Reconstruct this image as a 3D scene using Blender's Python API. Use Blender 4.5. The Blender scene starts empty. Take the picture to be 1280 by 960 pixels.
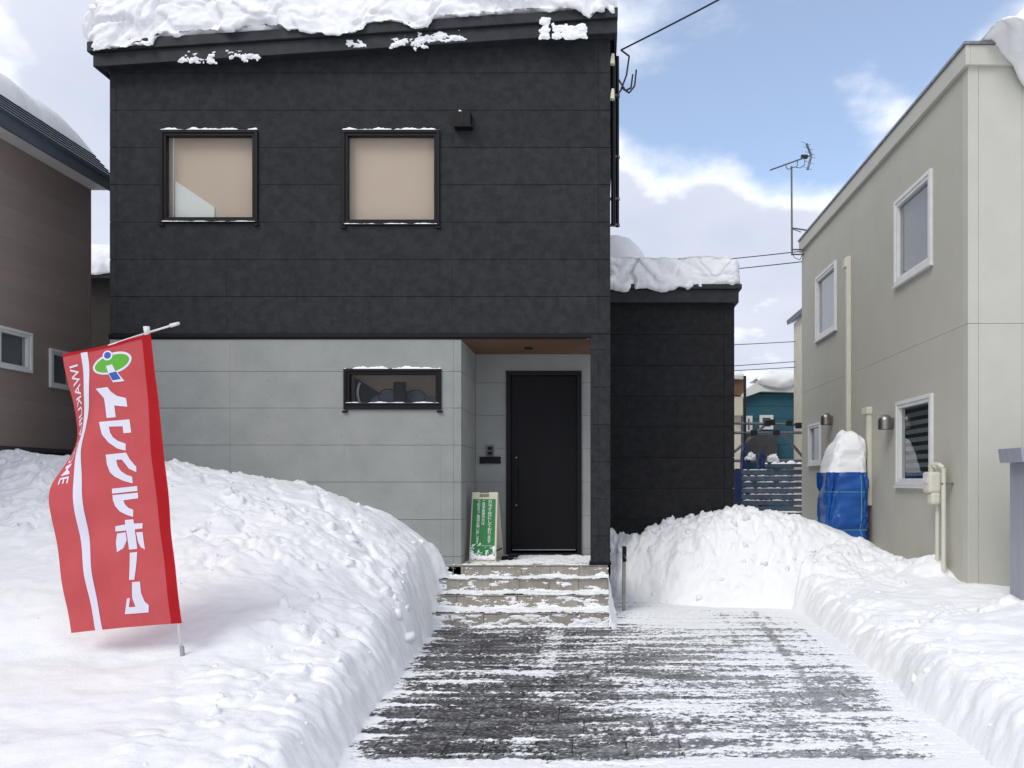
import bpy, bmesh, math, random
import numpy as np
from mathutils import Vector
from mathutils.geometry import tessellate_polygon
R = math.radians
random.seed(7)
sc = bpy.context.scene
C = sc.collection

# ------------------------------------------------------------------ camera
FPX, PX, PY, CH = 960.0, 747.0, 600.0, 1.5          # focal length and principal point in photo pixels, eye height
cd = bpy.data.cameras.new('camera'); cam = bpy.data.objects.new('camera', cd); C.objects.link(cam)
cam.location = (0, 0, CH); cam.rotation_euler = (R(90), 0, 0)
cd.sensor_width = 36; cd.lens = 36*FPX/1280
cd.shift_x = -(PX-640)/1280; cd.shift_y = (PY-480)/1280
cd.clip_start = .05; cd.clip_end = 2000
sc.camera = cam
def at(px, py, Y): return Vector(((px-PX)*Y/FPX, Y, CH-(py-PY)*Y/FPX))
def zat(py, Y): return CH-(py-PY)*Y/FPX
def xat(px, Y): return (px-PX)*Y/FPX

# ------------------------------------------------------------------ light and sky
SUN_AZ, SUN_EL = 214, 46            # compass degrees clockwise from +Y, elevation
w = bpy.data.worlds.new('World'); sc.world = w; w.use_nodes = True
nt = w.node_tree; nt.nodes.clear()
def N(nt, t, **k):
    n = nt.nodes.new(t)
    for a, b in k.items():
        if a == 'inp':
            for i, v in b.items(): n.inputs[i].default_value = v
        else: setattr(n, a, b)
    return n
def ramp(nt, stops, interp='LINEAR'):
    n = nt.nodes.new('ShaderNodeValToRGB'); cr = n.color_ramp; cr.interpolation = interp
    while len(cr.elements) < len(stops): cr.elements.new(.5)
    for e, (p, c) in zip(cr.elements, stops):
        e.position = p; e.color = (*c, 1) if len(c) == 3 else c
    return n
L = nt.links.new
sky = N(nt, 'ShaderNodeTexSky', sky_type='NISHITA', sun_disc=False, sun_elevation=R(SUN_EL), sun_rotation=R(SUN_AZ), altitude=20, air_density=1.0, dust_density=.5, ozone_density=2.2)
bg1 = N(nt, 'ShaderNodeBackground', inp={1: .15}); L(sky.outputs[0], bg1.inputs[0])
tc = N(nt, 'ShaderNodeTexCoord')
sep = N(nt, 'ShaderNodeSeparateXYZ'); L(tc.outputs['Generated'], sep.inputs[0])
zz = N(nt, 'ShaderNodeMath', operation='ADD', inp={1: .32}); L(sep.outputs[2], zz.inputs[0])
dv = N(nt, 'ShaderNodeVectorMath', operation='DIVIDE'); L(tc.outputs['Generated'], dv.inputs[0])
cz = N(nt, 'ShaderNodeCombineXYZ')
zm = N(nt, 'ShaderNodeMath', operation='MAXIMUM', inp={1: .12}); L(zz.outputs[0], zm.inputs[0])
for i in range(3): L(zm.outputs[0], cz.inputs[i])
L(cz.outputs[0], dv.inputs[1])
n1 = N(nt, 'ShaderNodeTexNoise', inp={'Scale': 3.6, 'Detail': 8, 'Roughness': .52, 'Distortion': .1}); L(dv.outputs[0], n1.inputs[0])
# broad opening in the cloud towards upper right of the view
dp = N(nt, 'ShaderNodeVectorMath', operation='DOT_PRODUCT', inp={1: Vector((.295, 1, .73)).normalized()}); L(tc.outputs['Generated'], dp.inputs[0])
mr = N(nt, 'ShaderNodeMapRange', inp={1: .941, 2: .988, 3: 0, 4: .34}); mr.interpolation_type = 'SMOOTHSTEP'; L(dp.outputs['Value'], mr.inputs[0])
ad = N(nt, 'ShaderNodeMath', operation='ADD'); L(n1.outputs[0], ad.inputs[0]); L(mr.outputs[0], ad.inputs[1])
cov = ramp(nt, [(.60, (0, 0, 0)), (.84, (.84, .84, .84))], 'EASE'); L(ad.outputs[0], cov.inputs[0])
n2 = N(nt, 'ShaderNodeTexNoise', inp={'Scale': 1.6, 'Detail': 6, 'Roughness': .5}); L(dv.outputs[0], n2.inputs[0])
body = ramp(nt, [(.35, (.50, .545, .67)), (.65, (.66, .69, .77))]); L(n2.outputs[0], body.inputs[0])
edge = ramp(nt, [(.575, (0, 0, 0)), (.69, (1, 1, 1))], 'EASE'); L(ad.outputs[0], edge.inputs[0])
cm = N(nt, 'ShaderNodeMixRGB', inp={2: (.92, .94, .98, 1)}); L(edge.outputs[0], cm.inputs[0]); L(body.outputs[0], cm.inputs[1])
bg2 = N(nt, 'ShaderNodeBackground', inp={1: .92}); L(cm.outputs[0], bg2.inputs[0])
mx = N(nt, 'ShaderNodeMixShader'); L(cov.outputs[0], mx.inputs[0]); L(bg2.outputs[0], mx.inputs[1]); L(bg1.outputs[0], mx.inputs[2])
wo = N(nt, 'ShaderNodeOutputWorld'); L(mx.outputs[0], wo.inputs[0])

sl = bpy.data.lights.new('sun', 'SUN'); sl.energy = 1.15; sl.angle = R(30); sl.color = (1, .96, .9)
so = bpy.data.objects.new('sun', sl); C.objects.link(so)
sd = Vector((math.sin(R(SUN_AZ))*math.cos(R(SUN_EL)), math.cos(R(SUN_AZ))*math.cos(R(SUN_EL)), math.sin(R(SUN_EL))))
so.rotation_euler = sd.to_track_quat('Z', 'Y').to_euler(); so.location = (0, -5, 20)

vs = sc.view_settings; vs.view_transform = 'Standard'; vs.look = 'None'; vs.gamma = 1; vs.use_curve_mapping = False
vs.exposure = 0.48
sc.cycles.max_bounces = 8; sc.cycles.transparent_max_bounces = 12

# ------------------------------------------------------------------ materials
def pmat(name, c1, c2=None, scale=5, rough=.6, bump=0, bscale=80, metal=0, stretch=(1, 1, 1), detail=5, spec=.4, lo=.35, hi=.65, rnd=0):
    m = bpy.data.materials.new(name); m.use_nodes = True; nt = m.node_tree; L = nt.links.new
    b = nt.nodes['Principled BSDF']; b.inputs['Roughness'].default_value = rough; b.inputs['Metallic'].default_value = metal
    b.inputs['Specular IOR Level'].default_value = spec
    tc = N(nt, 'ShaderNodeTexCoord'); mp = N(nt, 'ShaderNodeMapping'); mp.inputs['Scale'].default_value = stretch; L(tc.outputs['Object'], mp.inputs[0])
    b.inputs['Base Color'].default_value = (*c1, 1)
    out = None
    if c2:
        n = N(nt, 'ShaderNodeTexNoise', inp={'Scale': scale, 'Detail': detail, 'Roughness': .6}); L(mp.outputs[0], n.inputs[0])
        r = ramp(nt, [(lo, c1), (hi, c2)]); L(n.outputs[0], r.inputs[0]); out = r.outputs[0]
    else:
        g = N(nt, 'ShaderNodeRGB'); g.outputs[0].default_value = (*c1, 1); out = g.outputs[0]
    if rnd:
        oi = N(nt, 'ShaderNodeObjectInfo'); mrr = N(nt, 'ShaderNodeMapRange', inp={3: 1-rnd, 4: 1+rnd}); L(oi.outputs['Random'], mrr.inputs[0])
        mu = N(nt, 'ShaderNodeVectorMath', operation='SCALE'); L(out, mu.inputs[0]); L(mrr.outputs[0], mu.inputs['Scale']); out = mu.outputs[0]
    L(out, b.inputs['Base Color'])
    if bump:
        n = N(nt, 'ShaderNodeTexNoise', inp={'Scale': bscale, 'Detail': 4, 'Roughness': .6}); L(mp.outputs[0], n.inputs[0])
        bp = N(nt, 'ShaderNodeBump', inp={'Strength': bump, 'Distance': .01}); L(n.outputs[0], bp.inputs['Height']); L(bp.outputs[0], b.inputs['Normal'])
    m['_c'] = 1
    return m
M = {}
def snowmat(name, c, dirt=0):
    m = pmat(name, c, None, rough=.55, bump=.42, bscale=52, spec=.2)
    nt = m.node_tree; L = nt.links.new; b = nt.nodes['Principled BSDF']
    tc = N(nt, 'ShaderNodeTexCoord')
    n = N(nt, 'ShaderNodeTexNoise', inp={'Scale': 2.2, 'Detail': 9, 'Roughness': .72}); L(tc.outputs['Object'], n.inputs[0])
    r = ramp(nt, [(.0, c), (.62, c), (.78, (.66, .64, .61) if dirt else c)]); L(n.outputs[0], r.inputs[0]); L(r.outputs[0], b.inputs['Base Color'])
    b.inputs['Subsurface Weight'].default_value = .0
    return m
M['snow'] = snowmat('snow', (.90, .905, .91))
M['snow_dirty'] = snowmat('snow_piled', (.90, .905, .91), 1)
def film_mat():
    m = snowmat('thin_powder_snow', (.88, .885, .895)); nt = m.node_tree; L = nt.links.new; b = nt.nodes['Principled BSDF']
    a = N(nt, 'ShaderNodeAttribute', attribute_name='cover'); tc = N(nt, 'ShaderNodeTexCoord')
    n = N(nt, 'ShaderNodeTexNoise', inp={'Scale': 95, 'Detail': 5, 'Roughness': .75}); L(tc.outputs['Object'], n.inputs[0])
    ns = N(nt, 'ShaderNodeMapRange', inp={1: .3, 2: .7, 3: -.62, 4: .18}); L(n.outputs[0], ns.inputs[0])
    k = N(nt, 'ShaderNodeMath', operation='MULTIPLY_ADD', use_clamp=True, inp={1: 1.5}); L(a.outputs['Fac'], k.inputs[0]); L(ns.outputs[0], k.inputs[2])
    t = N(nt, 'ShaderNodeBsdfTransparent'); x = N(nt, 'ShaderNodeMixShader'); L(k.outputs[0], x.inputs[0]); L(t.outputs[0], x.inputs[1]); L(b.outputs[0], x.inputs[2]); L(x.outputs[0], nt.nodes['Material Output'].inputs[0])
    return m
M['film'] = film_mat()
M['dark'] = pmat('charcoal_siding', (.0225, .0232, .0255), (.0345, .0352, .0375), 13, .85, .5, 45, detail=10, rnd=.05, lo=.38, hi=.64, spec=.2)
M['dark2'] = pmat('black_siding', (.016, .016, .0175), (.025, .025, .027), 12, .9, .5, 90, detail=9, rnd=.05, spec=.15)
M['black'] = pmat('black_metal', (.0045, .0045, .006), (.007, .007, .009), 30, .5, .05, 200, spec=.22)
M['door'] = pmat('black_door', (.0038, .0038, .0055), (.0055, .0055, .0075), 20, .55, .08, 300, spec=.18, stretch=(1, 1, .03))
M['fascia'] = pmat('charcoal_fascia', (.017, .0195, .023), (.029, .032, .037), 7, .6, .1, 60, spec=.25)
M['joint'] = pmat('dark_joint', (.012, .012, .013))
M['gjoint'] = pmat('grey_joint', (.16, .17, .165))
def cement():
    m = pmat('grey_cement_siding', (.262, .273, .26), (.318, .327, .311), 2.6, .8, .25, 70, detail=10, rnd=.03, lo=.3, hi=.7)
    return m
M['cement'] = cement()
M['tie'] = pmat('dark_tie_hole', (.22, .225, .22))
M['timber'] = pmat('brown_soffit', (.12, .06, .032), (.19, .10, .055), 6, .5, .1, 60, stretch=(1, 14, 1))
M['peach'] = pmat('peach_wall', (.60, .445, .36), (.62, .465, .375), 1.2, .9)
M['white_wall'] = pmat('white_plaster', (.76, .73, .71), (.79, .76, .74), 2, .9)
M['beige'] = pmat('beige_stucco', (.51, .495, .425), (.535, .52, .45), 2.2, .9, .8, 150, detail=10, spec=.2)
M['beige_trim'] = pmat('beige_trim', (.49, .485, .42), (.52, .51, .45), 3, .6)
M['white_frame'] = pmat('white_vinyl', (.66, .66, .64), (.72, .72, .70), 8, .4)
M['brown'] = pmat('brown_siding', (.275, .215, .19), (.288, .226, .20), 14, .75, .15, 120, stretch=(1, .25, 2), detail=8, rnd=.07)
M['brown_dark'] = pmat('dark_brown_wall', (.016, .012, .009), (.024, .018, .014), 5, .8)
M['blue_roof'] = pmat('blue_grey_metal_roof', (.05, .066, .088), (.07, .088, .112), 5, .42, .1, 60)
M['blue_fascia'] = pmat('blue_grey_fascia', (.075, .095, .115), (.09, .11, .13), 5, .5)
M['soffit'] = pmat('pale_soffit', (.58, .57, .55), (.64, .63, .6), 6, .7)
M['paver'] = pmat('wet_dark_paver', (.018, .0155, .017), (.06, .055, .058), 16, .5, .6, 90, detail=8, rnd=.22, lo=.38, hi=.72)

def frost(m):
    nt = m.node_tree; L = nt.links.new; b = nt.nodes['Principled BSDF']; src = b.inputs['Base Color'].links[0].from_socket
    g = N(nt, 'ShaderNodeNewGeometry'); facs = []
    for sc_, st, lo, hi in ((1.0, (2.2, 9, 1), .42, .72), (1.0, (34, 42, 1), .48, .70)):
        mp = N(nt, 'ShaderNodeMapping'); mp.inputs['Scale'].default_value = st; L(g.outputs['Position'], mp.inputs[0])
        n = N(nt, 'ShaderNodeTexNoise', inp={'Scale': sc_, 'Detail': 8, 'Roughness': .68}); L(mp.outputs[0], n.inputs[0])
        r = N(nt, 'ShaderNodeMapRange', inp={1: lo, 2: hi, 3: 0, 4: 1}); L(n.outputs[0], r.inputs[0]); facs.append(r.outputs[0])
    a = N(nt, 'ShaderNodeMath', operation='MULTIPLY_ADD', inp={1: .40}); L(facs[0], a.inputs[0])
    k = N(nt, 'ShaderNodeMath', operation='MULTIPLY', inp={1: .50}); L(facs[1], k.inputs[0]); L(k.outputs[0], a.inputs[2])
    sx_ = N(nt, 'ShaderNodeSeparateXYZ'); L(g.outputs['Position'], sx_.inputs[0])
    gr_ = N(nt, 'ShaderNodeMapRange', inp={1: -.5, 2: 1.4, 3: -.12, 4: .20}); L(sx_.outputs[0], gr_.inputs[0])
    a2 = N(nt, 'ShaderNodeMath', operation='ADD', use_clamp=True); L(a.outputs[0], a2.inputs[0]); L(gr_.outputs[0], a2.inputs[1])
    mx_ = N(nt, 'ShaderNodeMixRGB', inp={2: (.74, .75, .77, 1)}); L(a2.outputs[0], mx_.inputs[0]); L(src, mx_.inputs[1]); L(mx_.outputs[0], b.inputs['Base Color'])
frost(M['paver'])
M['bed'] = pmat('paver_bed', (.022, .021, .022), (.06, .06, .062), 8, .9)
M['tile'] = pmat('sandstone_tile', (.265, .245, .205), (.345, .325, .28), 9, .7, .3, 80, detail=8, rnd=.08)
M['tilejoint'] = pmat('tile_joint', (.20, .185, .165), (.25, .235, .21), 9, .9)
M['green'] = pmat('green_board', (.022, .19, .045), (.028, .22, .055), 4, .5)
M['cream'] = pmat('cream_plastic', (.60, .58, .44), (.66, .64, .50), 6, .5)
M['white'] = pmat('white_print', (.80, .80, .82))
M['tarp'] = pmat('blue_tarp', (.006, .06, .27), (.012, .105, .40), 3, .34, .35, 25, detail=6, spec=.5)
M['rope'] = pmat('pale_green_cord', (.12, .36, .42))
M['pipe'] = pmat('cream_pipe', (.60, .585, .48), (.66, .64, .54), 8, .5)
M['steel'] = pmat('stainless_steel', (.26, .245, .22), (.34, .32, .295), 12, .36, metal=.9)
M['galv'] = pmat('galvanised_steel', (.22, .225, .23), (.32, .325, .33), 14, .45, metal=.8)
M['steel_pale'] = pmat('pale_grey_plastic', (.30, .31, .32), (.36, .37, .38), 12, .5)
M['aerial'] = pmat('weathered_aluminium', (.12, .125, .13), (.18, .185, .19), 14, .5, metal=.5)
M['lav'] = pmat('lavender_grey_metal', (.30, .31, .36), (.35, .36, .41), 2.5, .42, .1, 40, stretch=(6, 6, .4), metal=.15)
M['teal'] = pmat('teal_siding', (.018, .085, .125), (.026, .11, .155), 5, .7, stretch=(1, 1, 4))
M['cream_wall'] = pmat('cream_wall', (.50, .47, .37), (.56, .53, .43), 3, .8)
M['navy'] = pmat('navy_paint', (.010, .022, .085), (.018, .035, .12), 6, .5)
M['slat'] = pmat('grey_blue_slat', (.06, .08, .115), (.12, .145, .18), 6, .6, rnd=.2)
M['cable'] = pmat('black_cable', (.012, .012, .013), None, rough=.6)
M['concrete'] = pmat('foundation_concrete', (.15, .15, .15), (.22, .22, .215), 6, .9, .4, 60)
M['dfound'] = pmat('dark_foundation', (.045, .045, .05), (.07, .07, .075), 6, .9)
M['chair'] = pmat('black_fabric', (.012, .012, .013), None, rough=.8)
M['greyobj'] = pmat('blue_grey_table', (.12, .14, .19), (.16, .18, .23), 5, .35)
M['blind'] = pmat('grey_blind', (.33, .335, .34), (.38, .385, .39), 20, .7)
M['blind_dark'] = pmat('dark_blind', (.07, .08, .08), (.10, .11, .11), 9, .7)
M['darkroom'] = pmat('dark_room', (.05, .05, .055), (.07, .07, .075), 4, .9)
def cloth(name, c1, c2):
    m = pmat(name, c1, c2, 4, .75, .12, 350, spec=.15); nt = m.node_tree; L = nt.links.new
    b = nt.nodes['Principled BSDF']; t = N(nt, 'ShaderNodeBsdfTranslucent'); t.inputs[0].default_value = (*c2, 1)
    a = N(nt, 'ShaderNodeMixShader', inp={0: .35}); L(b.outputs[0], a.inputs[1]); L(t.outputs[0], a.inputs[2]); L(a.outputs[0], nt.nodes['Material Output'].inputs[0])
    return m
M['red'] = cloth('red_cloth', (.60, .098, .105), (.66, .12, .128))
M['red2'] = cloth('deep_red_hem', (.50, .016, .024), (.55, .022, .03))
M['print_white'] = pmat('white_ink', (.68, .67, .76))
M['print_green'] = pmat('green_ink', (.10, .38, .03))
M['print_blue'] = pmat('blue_ink', (.03, .09, .38))
def glass(name, tint=(1, 1, 1), refl=1.0):
    m = bpy.data.materials.new(name); m.use_nodes = True; nt = m.node_tree; nt.nodes.clear(); L = nt.links.new
    t = N(nt, 'ShaderNodeBsdfTransparent'); t.inputs[0].default_value = (*tint, 1)
    g = N(nt, 'ShaderNodeBsdfGlossy'); g.inputs['Roughness'].default_value = .02
    f = N(nt, 'ShaderNodeFresnel', inp={0: 1.5}); mu = N(nt, 'ShaderNodeMath', operation='MULTIPLY', inp={1: 1.6*refl}); L(f.outputs[0], mu.inputs[0])
    gm_ = N(nt, 'ShaderNodeNewGeometry'); iv = N(nt, 'ShaderNodeMath', operation='SUBTRACT', inp={0: 1.0}); L(gm_.outputs['Backfacing'], iv.inputs[1])
    m2 = N(nt, 'ShaderNodeMath', operation='MULTIPLY', use_clamp=True); L(mu.outputs[0], m2.inputs[0]); L(iv.outputs[0], m2.inputs[1])
    a = N(nt, 'ShaderNodeMixShader'); L(m2.outputs[0], a.inputs[0]); L(t.outputs[0], a.inputs[1]); L(g.outputs[0], a.inputs[2])
    o = N(nt, 'ShaderNodeOutputMaterial'); L(a.outputs[0], o.inputs[0])
    return m
M['glass'] = glass('window_glass', (.93, .95, .94), .45)
M['glass_grey'] = glass('grey_window_glass', (.80, .83, .84), 1.15)

# ------------------------------------------------------------------ mesh helpers
FRONT = lambda Y: (Vector((0, Y, 0)), Vector((1, 0, 0)), Vector((0, 0, 1)), Vector((0, -1, 0)))      # faces the camera; u = x
FACEL = lambda X: (Vector((X, 0, 0)), Vector((0, -1, 0)), Vector((0, 0, 1)), Vector((-1, 0, 0)))     # faces -x; u = -y
FACER = lambda X: (Vector((X, 0, 0)), Vector((0, 1, 0)), Vector((0, 0, 1)), Vector((1, 0, 0)))       # faces +x; u = y
def link(name, me, mat, parent=None, smooth=False, bevel=0, kind=None):
    o = bpy.data.objects.new(name, me); C.objects.link(o)
    if mat is not None and not me.materials: me.materials.append(mat)
    if smooth: me.polygons.foreach_set('use_smooth', [True]*len(me.polygons))
    if parent is not None:
        o.parent = parent
        if parent.type == 'EMPTY': o.location = -parent.location
    if bevel:
        b = o.modifiers.new('bevel', 'BEVEL'); b.width = bevel; b.segments = 2; b.limit_method = 'ANGLE'
    if kind: o['kind'] = kind
    return o
class MB:
    def __init__(s): s.v = []; s.f = []
    def add(s, vs, fs):
        k = len(s.v); s.v += [tuple(v) for v in vs]; s.f += [tuple(i+k for i in f) for f in fs]
    def box(s, u0, u1, v0, v1, w0, w1, B=None, top=None):
        O, U, V, W = B or (Vector((0, 0, 0)), Vector((1, 0, 0)), Vector((0, 1, 0)), Vector((0, 0, 1)))
        vs = []
        for ww in (w0, w1):
            for u, v in ((u0, v0), (u1, v0), (u1, v1), (u0, v1)):
                if top: v = min(v, top(u))
                vs.append(O+U*u+V*v+W*ww)
        s.add(vs, [(3, 2, 1, 0), (4, 5, 6, 7), (0, 1, 5, 4), (1, 2, 6, 5), (2, 3, 7, 6), (3, 0, 4, 7)]); return s
    def cyl(s, p0, p1, r0, r1=None, n=10, caps=True):
        r1 = r0 if r1 is None else r1; p0 = Vector(p0); p1 = Vector(p1); d = (p1-p0).normalized()
        a = d.orthogonal().normalized(); b = d.cross(a); vs = []
        for p, r in ((p0, r0), (p1, r1)):
            for i in range(n):
                t = 2*math.pi*i/n; vs.append(p+a*math.cos(t)*r+b*math.sin(t)*r)
        fs = [(i, (i+1) % n, n+(i+1) % n, n+i) for i in range(n)]
        if caps: fs += [tuple(range(n-1, -1, -1)), tuple(range(n, 2*n))]
        s.add(vs, fs); return s
    def tube(s, pts, r, n=6):
        for a, b in zip(pts[:-1], pts[1:]): s.cyl(a, b, r, n=n)
        return s
    def prism(s, poly, B, w0, w1):
        O, U, V, W = B; n = len(poly)
        vs = [O+U*u+V*v+W*ww for ww in (w0, w1) for u, v in poly]
        s.add(vs, [tuple(range(n-1, -1, -1)), tuple(range(n, 2*n))]+[(i, (i+1) % n, n+(i+1) % n, n+i) for i in range(n)]); return s
    def mesh(s, name='m'):
        me = bpy.data.meshes.new(name); me.from_pydata(s.v, [], s.f); me.validate(); me.update()
        bm = bmesh.new(); bm.from_mesh(me); bmesh.ops.recalc_face_normals(bm, faces=bm.faces); bm.to_mesh(me); bm.free()
        return me
    def build(s, name, mat, parent=None, smooth=False, bevel=0, kind=None): return link(name, s.mesh(name), mat, parent, smooth, bevel, kind)
def tag(o, label, cat, group=None):
    o['label'] = label; o['category'] = cat
    if group: o['group'] = group
    return o
def thing(name, label, cat, loc=(0, 0, 0), group=None):
    o = bpy.data.objects.new(name, None); C.objects.link(o); o.location = loc; o.empty_display_size = .2
    return tag(o, label, cat, group)
def cells(u0, u1, v0, v1, holes):
    us = sorted({u0, u1, *[min(max(h[i], u0), u1) for h in holes for i in (0, 1)]})
    vs = sorted({v0, v1, *[min(max(h[i], v0), v1) for h in holes for i in (2, 3)]})
    for a, b in zip(us[:-1], us[1:]):
        for c, d in zip(vs[:-1], vs[1:]):
            mu, mv = (a+b)/2, (c+d)/2
            if b-a > 1e-6 and d-c > 1e-6 and not any(h[0] < mu < h[1] and h[2] < mv < h[3] for h in holes): yield a, b, c, d
def panel(parent, name, mat, B, u0, u1, v0, v1, w0, w1, holes=(), top=None, bevel=.003):
    left = [q for q in cells(u0, u1, v0, v1, holes) if not (top and q[2] >= min(top(q[0]), top(q[1])))]
    cut = any(h[0] < u1 and h[1] > u0 and h[2] < v1 and h[3] > v0 for h in holes); o = None
    while left:                                       # an opening can cut one course into separate boards
        grp = [left.pop()]; k = 0
        while k < len(grp):
            a = grp[k]; k += 1
            for q in left[:]:
                du = min(a[1], q[1])-max(a[0], q[0]); dv = min(a[3], q[3])-max(a[2], q[2])
                if (du > -1e-6 and dv > 1e-6) or (dv > -1e-6 and du > 1e-6): left.remove(q); grp.append(q)
        m = MB()
        for a, b, c, d in grp: m.box(a, b, c, d, w0, w1, B, top)
        o = m.build(name, mat, parent, bevel=0 if cut else bevel)
    return o
def ring(m, B, u0, u1, v0, v1, t, w0, w1):
    m.box(u0, u1, v1-t, v1, w0, w1, B); m.box(u0, u1, v0, v0+t, w0, w1, B)
    m.box(u0, u0+t, v0+t, v1-t, w0, w1, B); m.box(u1-t, u1, v0+t, v1-t, w0, w1, B); return m

# ------------------------------------------------------------------ numpy noise
def hsh(ix, iy, seed):
    h = (ix.astype(np.int64)*374761393+iy.astype(np.int64)*668265263+seed*1442695041) & 0xffffffff
    h = ((h ^ (h >> 13))*1274126177) & 0xffffffff
    h = ((h ^ (h >> 16))*2246822519) & 0xffffffff
    return ((h ^ (h >> 15)) & 0xffffff)/float(0x1000000)
def perlin(x, y, seed=0):
    ix, iy = np.floor(x), np.floor(y); fx, fy = x-ix, y-iy
    u, v = fx*fx*fx*(fx*(fx*6-15)+10), fy*fy*fy*(fy*(fy*6-15)+10)
    def g(dx, dy):
        a = hsh(ix+dx, iy+dy, seed)*2*np.pi; return np.cos(a)*(fx-dx)+np.sin(a)*(fy-dy)
    a, b, c, d = g(0, 0), g(1, 0), g(0, 1), g(1, 1)
    return (a+(b-a)*u+(c-a)*v+(a-b-c+d)*u*v)*1.5
def fbm(x, y, seed=0, o=5, gain=.5):
    r = 0; a = 1
    for i in range(o): r = r+a*perlin(x*2**i+i*17.3, y*2**i+i*9.1, seed+i); a *= gain
    return r
def worley(x, y, seed=0):
    ix, iy = np.floor(x), np.floor(y); f1 = np.full(x.shape, 9.); f2 = np.full(x.shape, 9.); idv = np.zeros(x.shape)
    for dx in (-1, 0, 1):
        for dy in (-1, 0, 1):
            cx, cy = ix+dx, iy+dy
            d = np.hypot(cx+hsh(cx, cy, seed)-x, cy+hsh(cx, cy, seed+1)-y)
            c = d < f1; f2 = np.where(c, f1, np.minimum(f2, d)); idv = np.where(c, hsh(cx, cy, seed+2), idv); f1 = np.where(c, d, f1)
    return f1, f2, idv
def sstep(a, b, x): t = np.clip((x-a)/(b-a), 0, 1); return t*t*(3-2*t)
def lumps(x, y, seed=0):
    "broken, blocky snow between 0 and about 1"
    wx, wy = x+.35*perlin(x*1.7, y*1.7, seed+50), y+.35*perlin(x*1.7, y*1.7, seed+60)
    f1, f2, i = worley(wx, wy, seed); g, g2, j = worley(wx*2.3+4, wy*2.3, seed+9)
    return i*sstep(.0, .22, f2-f1)*.65+j*sstep(0, .25, g2-g)*.35
def grid_mesh(name, P, keep=None):
    nu, nv, _ = P.shape
    idx = np.arange(nu*nv).reshape(nu, nv)
    q = np.stack([idx[:-1, :-1], idx[1:, :-1], idx[1:, 1:], idx[:-1, 1:]], -1).reshape(-1, 4)
    if keep is not None: q = q[keep.reshape(-1)]
    co = P.reshape(-1, 3)
    if keep is not None:
        used = np.unique(q); mp = np.zeros(len(co), np.int64); mp[used] = np.arange(len(used)); co = co[used]; q = mp[q]
    me = bpy.data.meshes.new(name)
    me.vertices.add(len(co)); me.vertices.foreach_set('co', np.ascontiguousarray(co, np.float32).ravel())
    n = len(q); me.loops.add(n*4); me.loops.foreach_set('vertex_index', q.astype(np.int32).ravel())
    me.polygons.add(n); me.polygons.foreach_set('loop_start', np.arange(0, n*4, 4, dtype=np.int32))
    me.polygons.foreach_set('use_smooth', np.ones(n, bool)); me.update(calc_edges=True); me.validate()
    return me
def table(X, Y, cols, rows, T):
    "smooth bilinear look-up of a control table"
    cols, rows, T = map(np.asarray, (cols, rows, T))
    i = np.clip(np.searchsorted(cols, X)-1, 0, len(cols)-2); j = np.clip(np.searchsorted(rows, Y)-1, 0, len(rows)-2)
    a = np.clip((X-cols[i])/(cols[i+1]-cols[i]), 0, 1); b = np.clip((Y-rows[j])/(rows[j+1]-rows[j]), 0, 1)
    return (T[j, i]*(1-a)+T[j, i+1]*a)*(1-b)+(T[j+1, i]*(1-a)+T[j+1, i+1]*a)*b
def blur(H, n, it=2):
    for _ in range(it):
        for ax in (0, 1):
            p = np.pad(H, [(n, n) if k == ax else (0, 0) for k in (0, 1)], mode='edge'); c = np.cumsum(p, ax)
            c = np.concatenate([np.zeros_like(np.take(c, [0], ax)), c], ax)
            H = (np.take(c, range(2*n+1, c.shape[ax]), ax)-np.take(c, range(0, c.shape[ax]-2*n-1), ax))/(2*n+1)
    return H
def relief(name, B, u0, u1, v0, v1, res, hf, mat, parent=None, w=0, kind=None):
    "a patch of stuck snow on a plane: kept only where its thickness is above zero"
    O, U, V, W = [np.array(a) for a in B]
    u = np.arange(u0, u1+res, res); v = np.arange(v0, v1+res, res); UU, VV = np.meshgrid(u, v, indexing='ij')
    h = hf(UU, VV); k = h > 0; keep = k[:-1, :-1] | k[1:, :-1] | k[1:, 1:] | k[:-1, 1:]
    if not keep.any(): return None
    hh = np.maximum(h, -.003)+w
    P = O+UU[..., None]*U+VV[..., None]*V+hh[..., None]*W
    return link(name, grid_mesh(name, P, keep), mat, parent, kind=kind)
def box_mask(U, V, u0, u1, v0, v1, soft=.04):
    return np.minimum(np.minimum(U-u0, u1-U), np.minimum(V-v0, v1-V))/soft

# ================================================================== SETTING
Y0, Y1 = 8.5, 9.5                                    # facade plane and back of the porch
# ground: one snow sheet out to the horizon
gx = np.concatenate([np.linspace(-600, -40, 12), np.linspace(-36, 36, 90), np.linspace(40, 600, 12)])
gy = np.concatenate([np.linspace(-300, -30, 8), np.linspace(-26, 60, 110), np.linspace(66, 900, 14)])
GX, GY = np.meshgrid(gx, gy, indexing='ij')
near = sstep(30, 16, np.hypot(GX, GY-8)); back = sstep(10.5, 13, GY)*sstep(60, 40, GY)
GZ = -.05+fbm(GX*.4, GY*.4, 3, 4)*.08*back+.55*back+sstep(3.2, 2.0, GY)*.03
GZ = np.where((np.abs(GX) < 10) & (GY > 1) & (GY < 11.5), -.05, GZ)
g = link('ground', grid_mesh('ground', np.stack([GX, GY, GZ], -1)), M['snow'], kind='structure')

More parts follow.
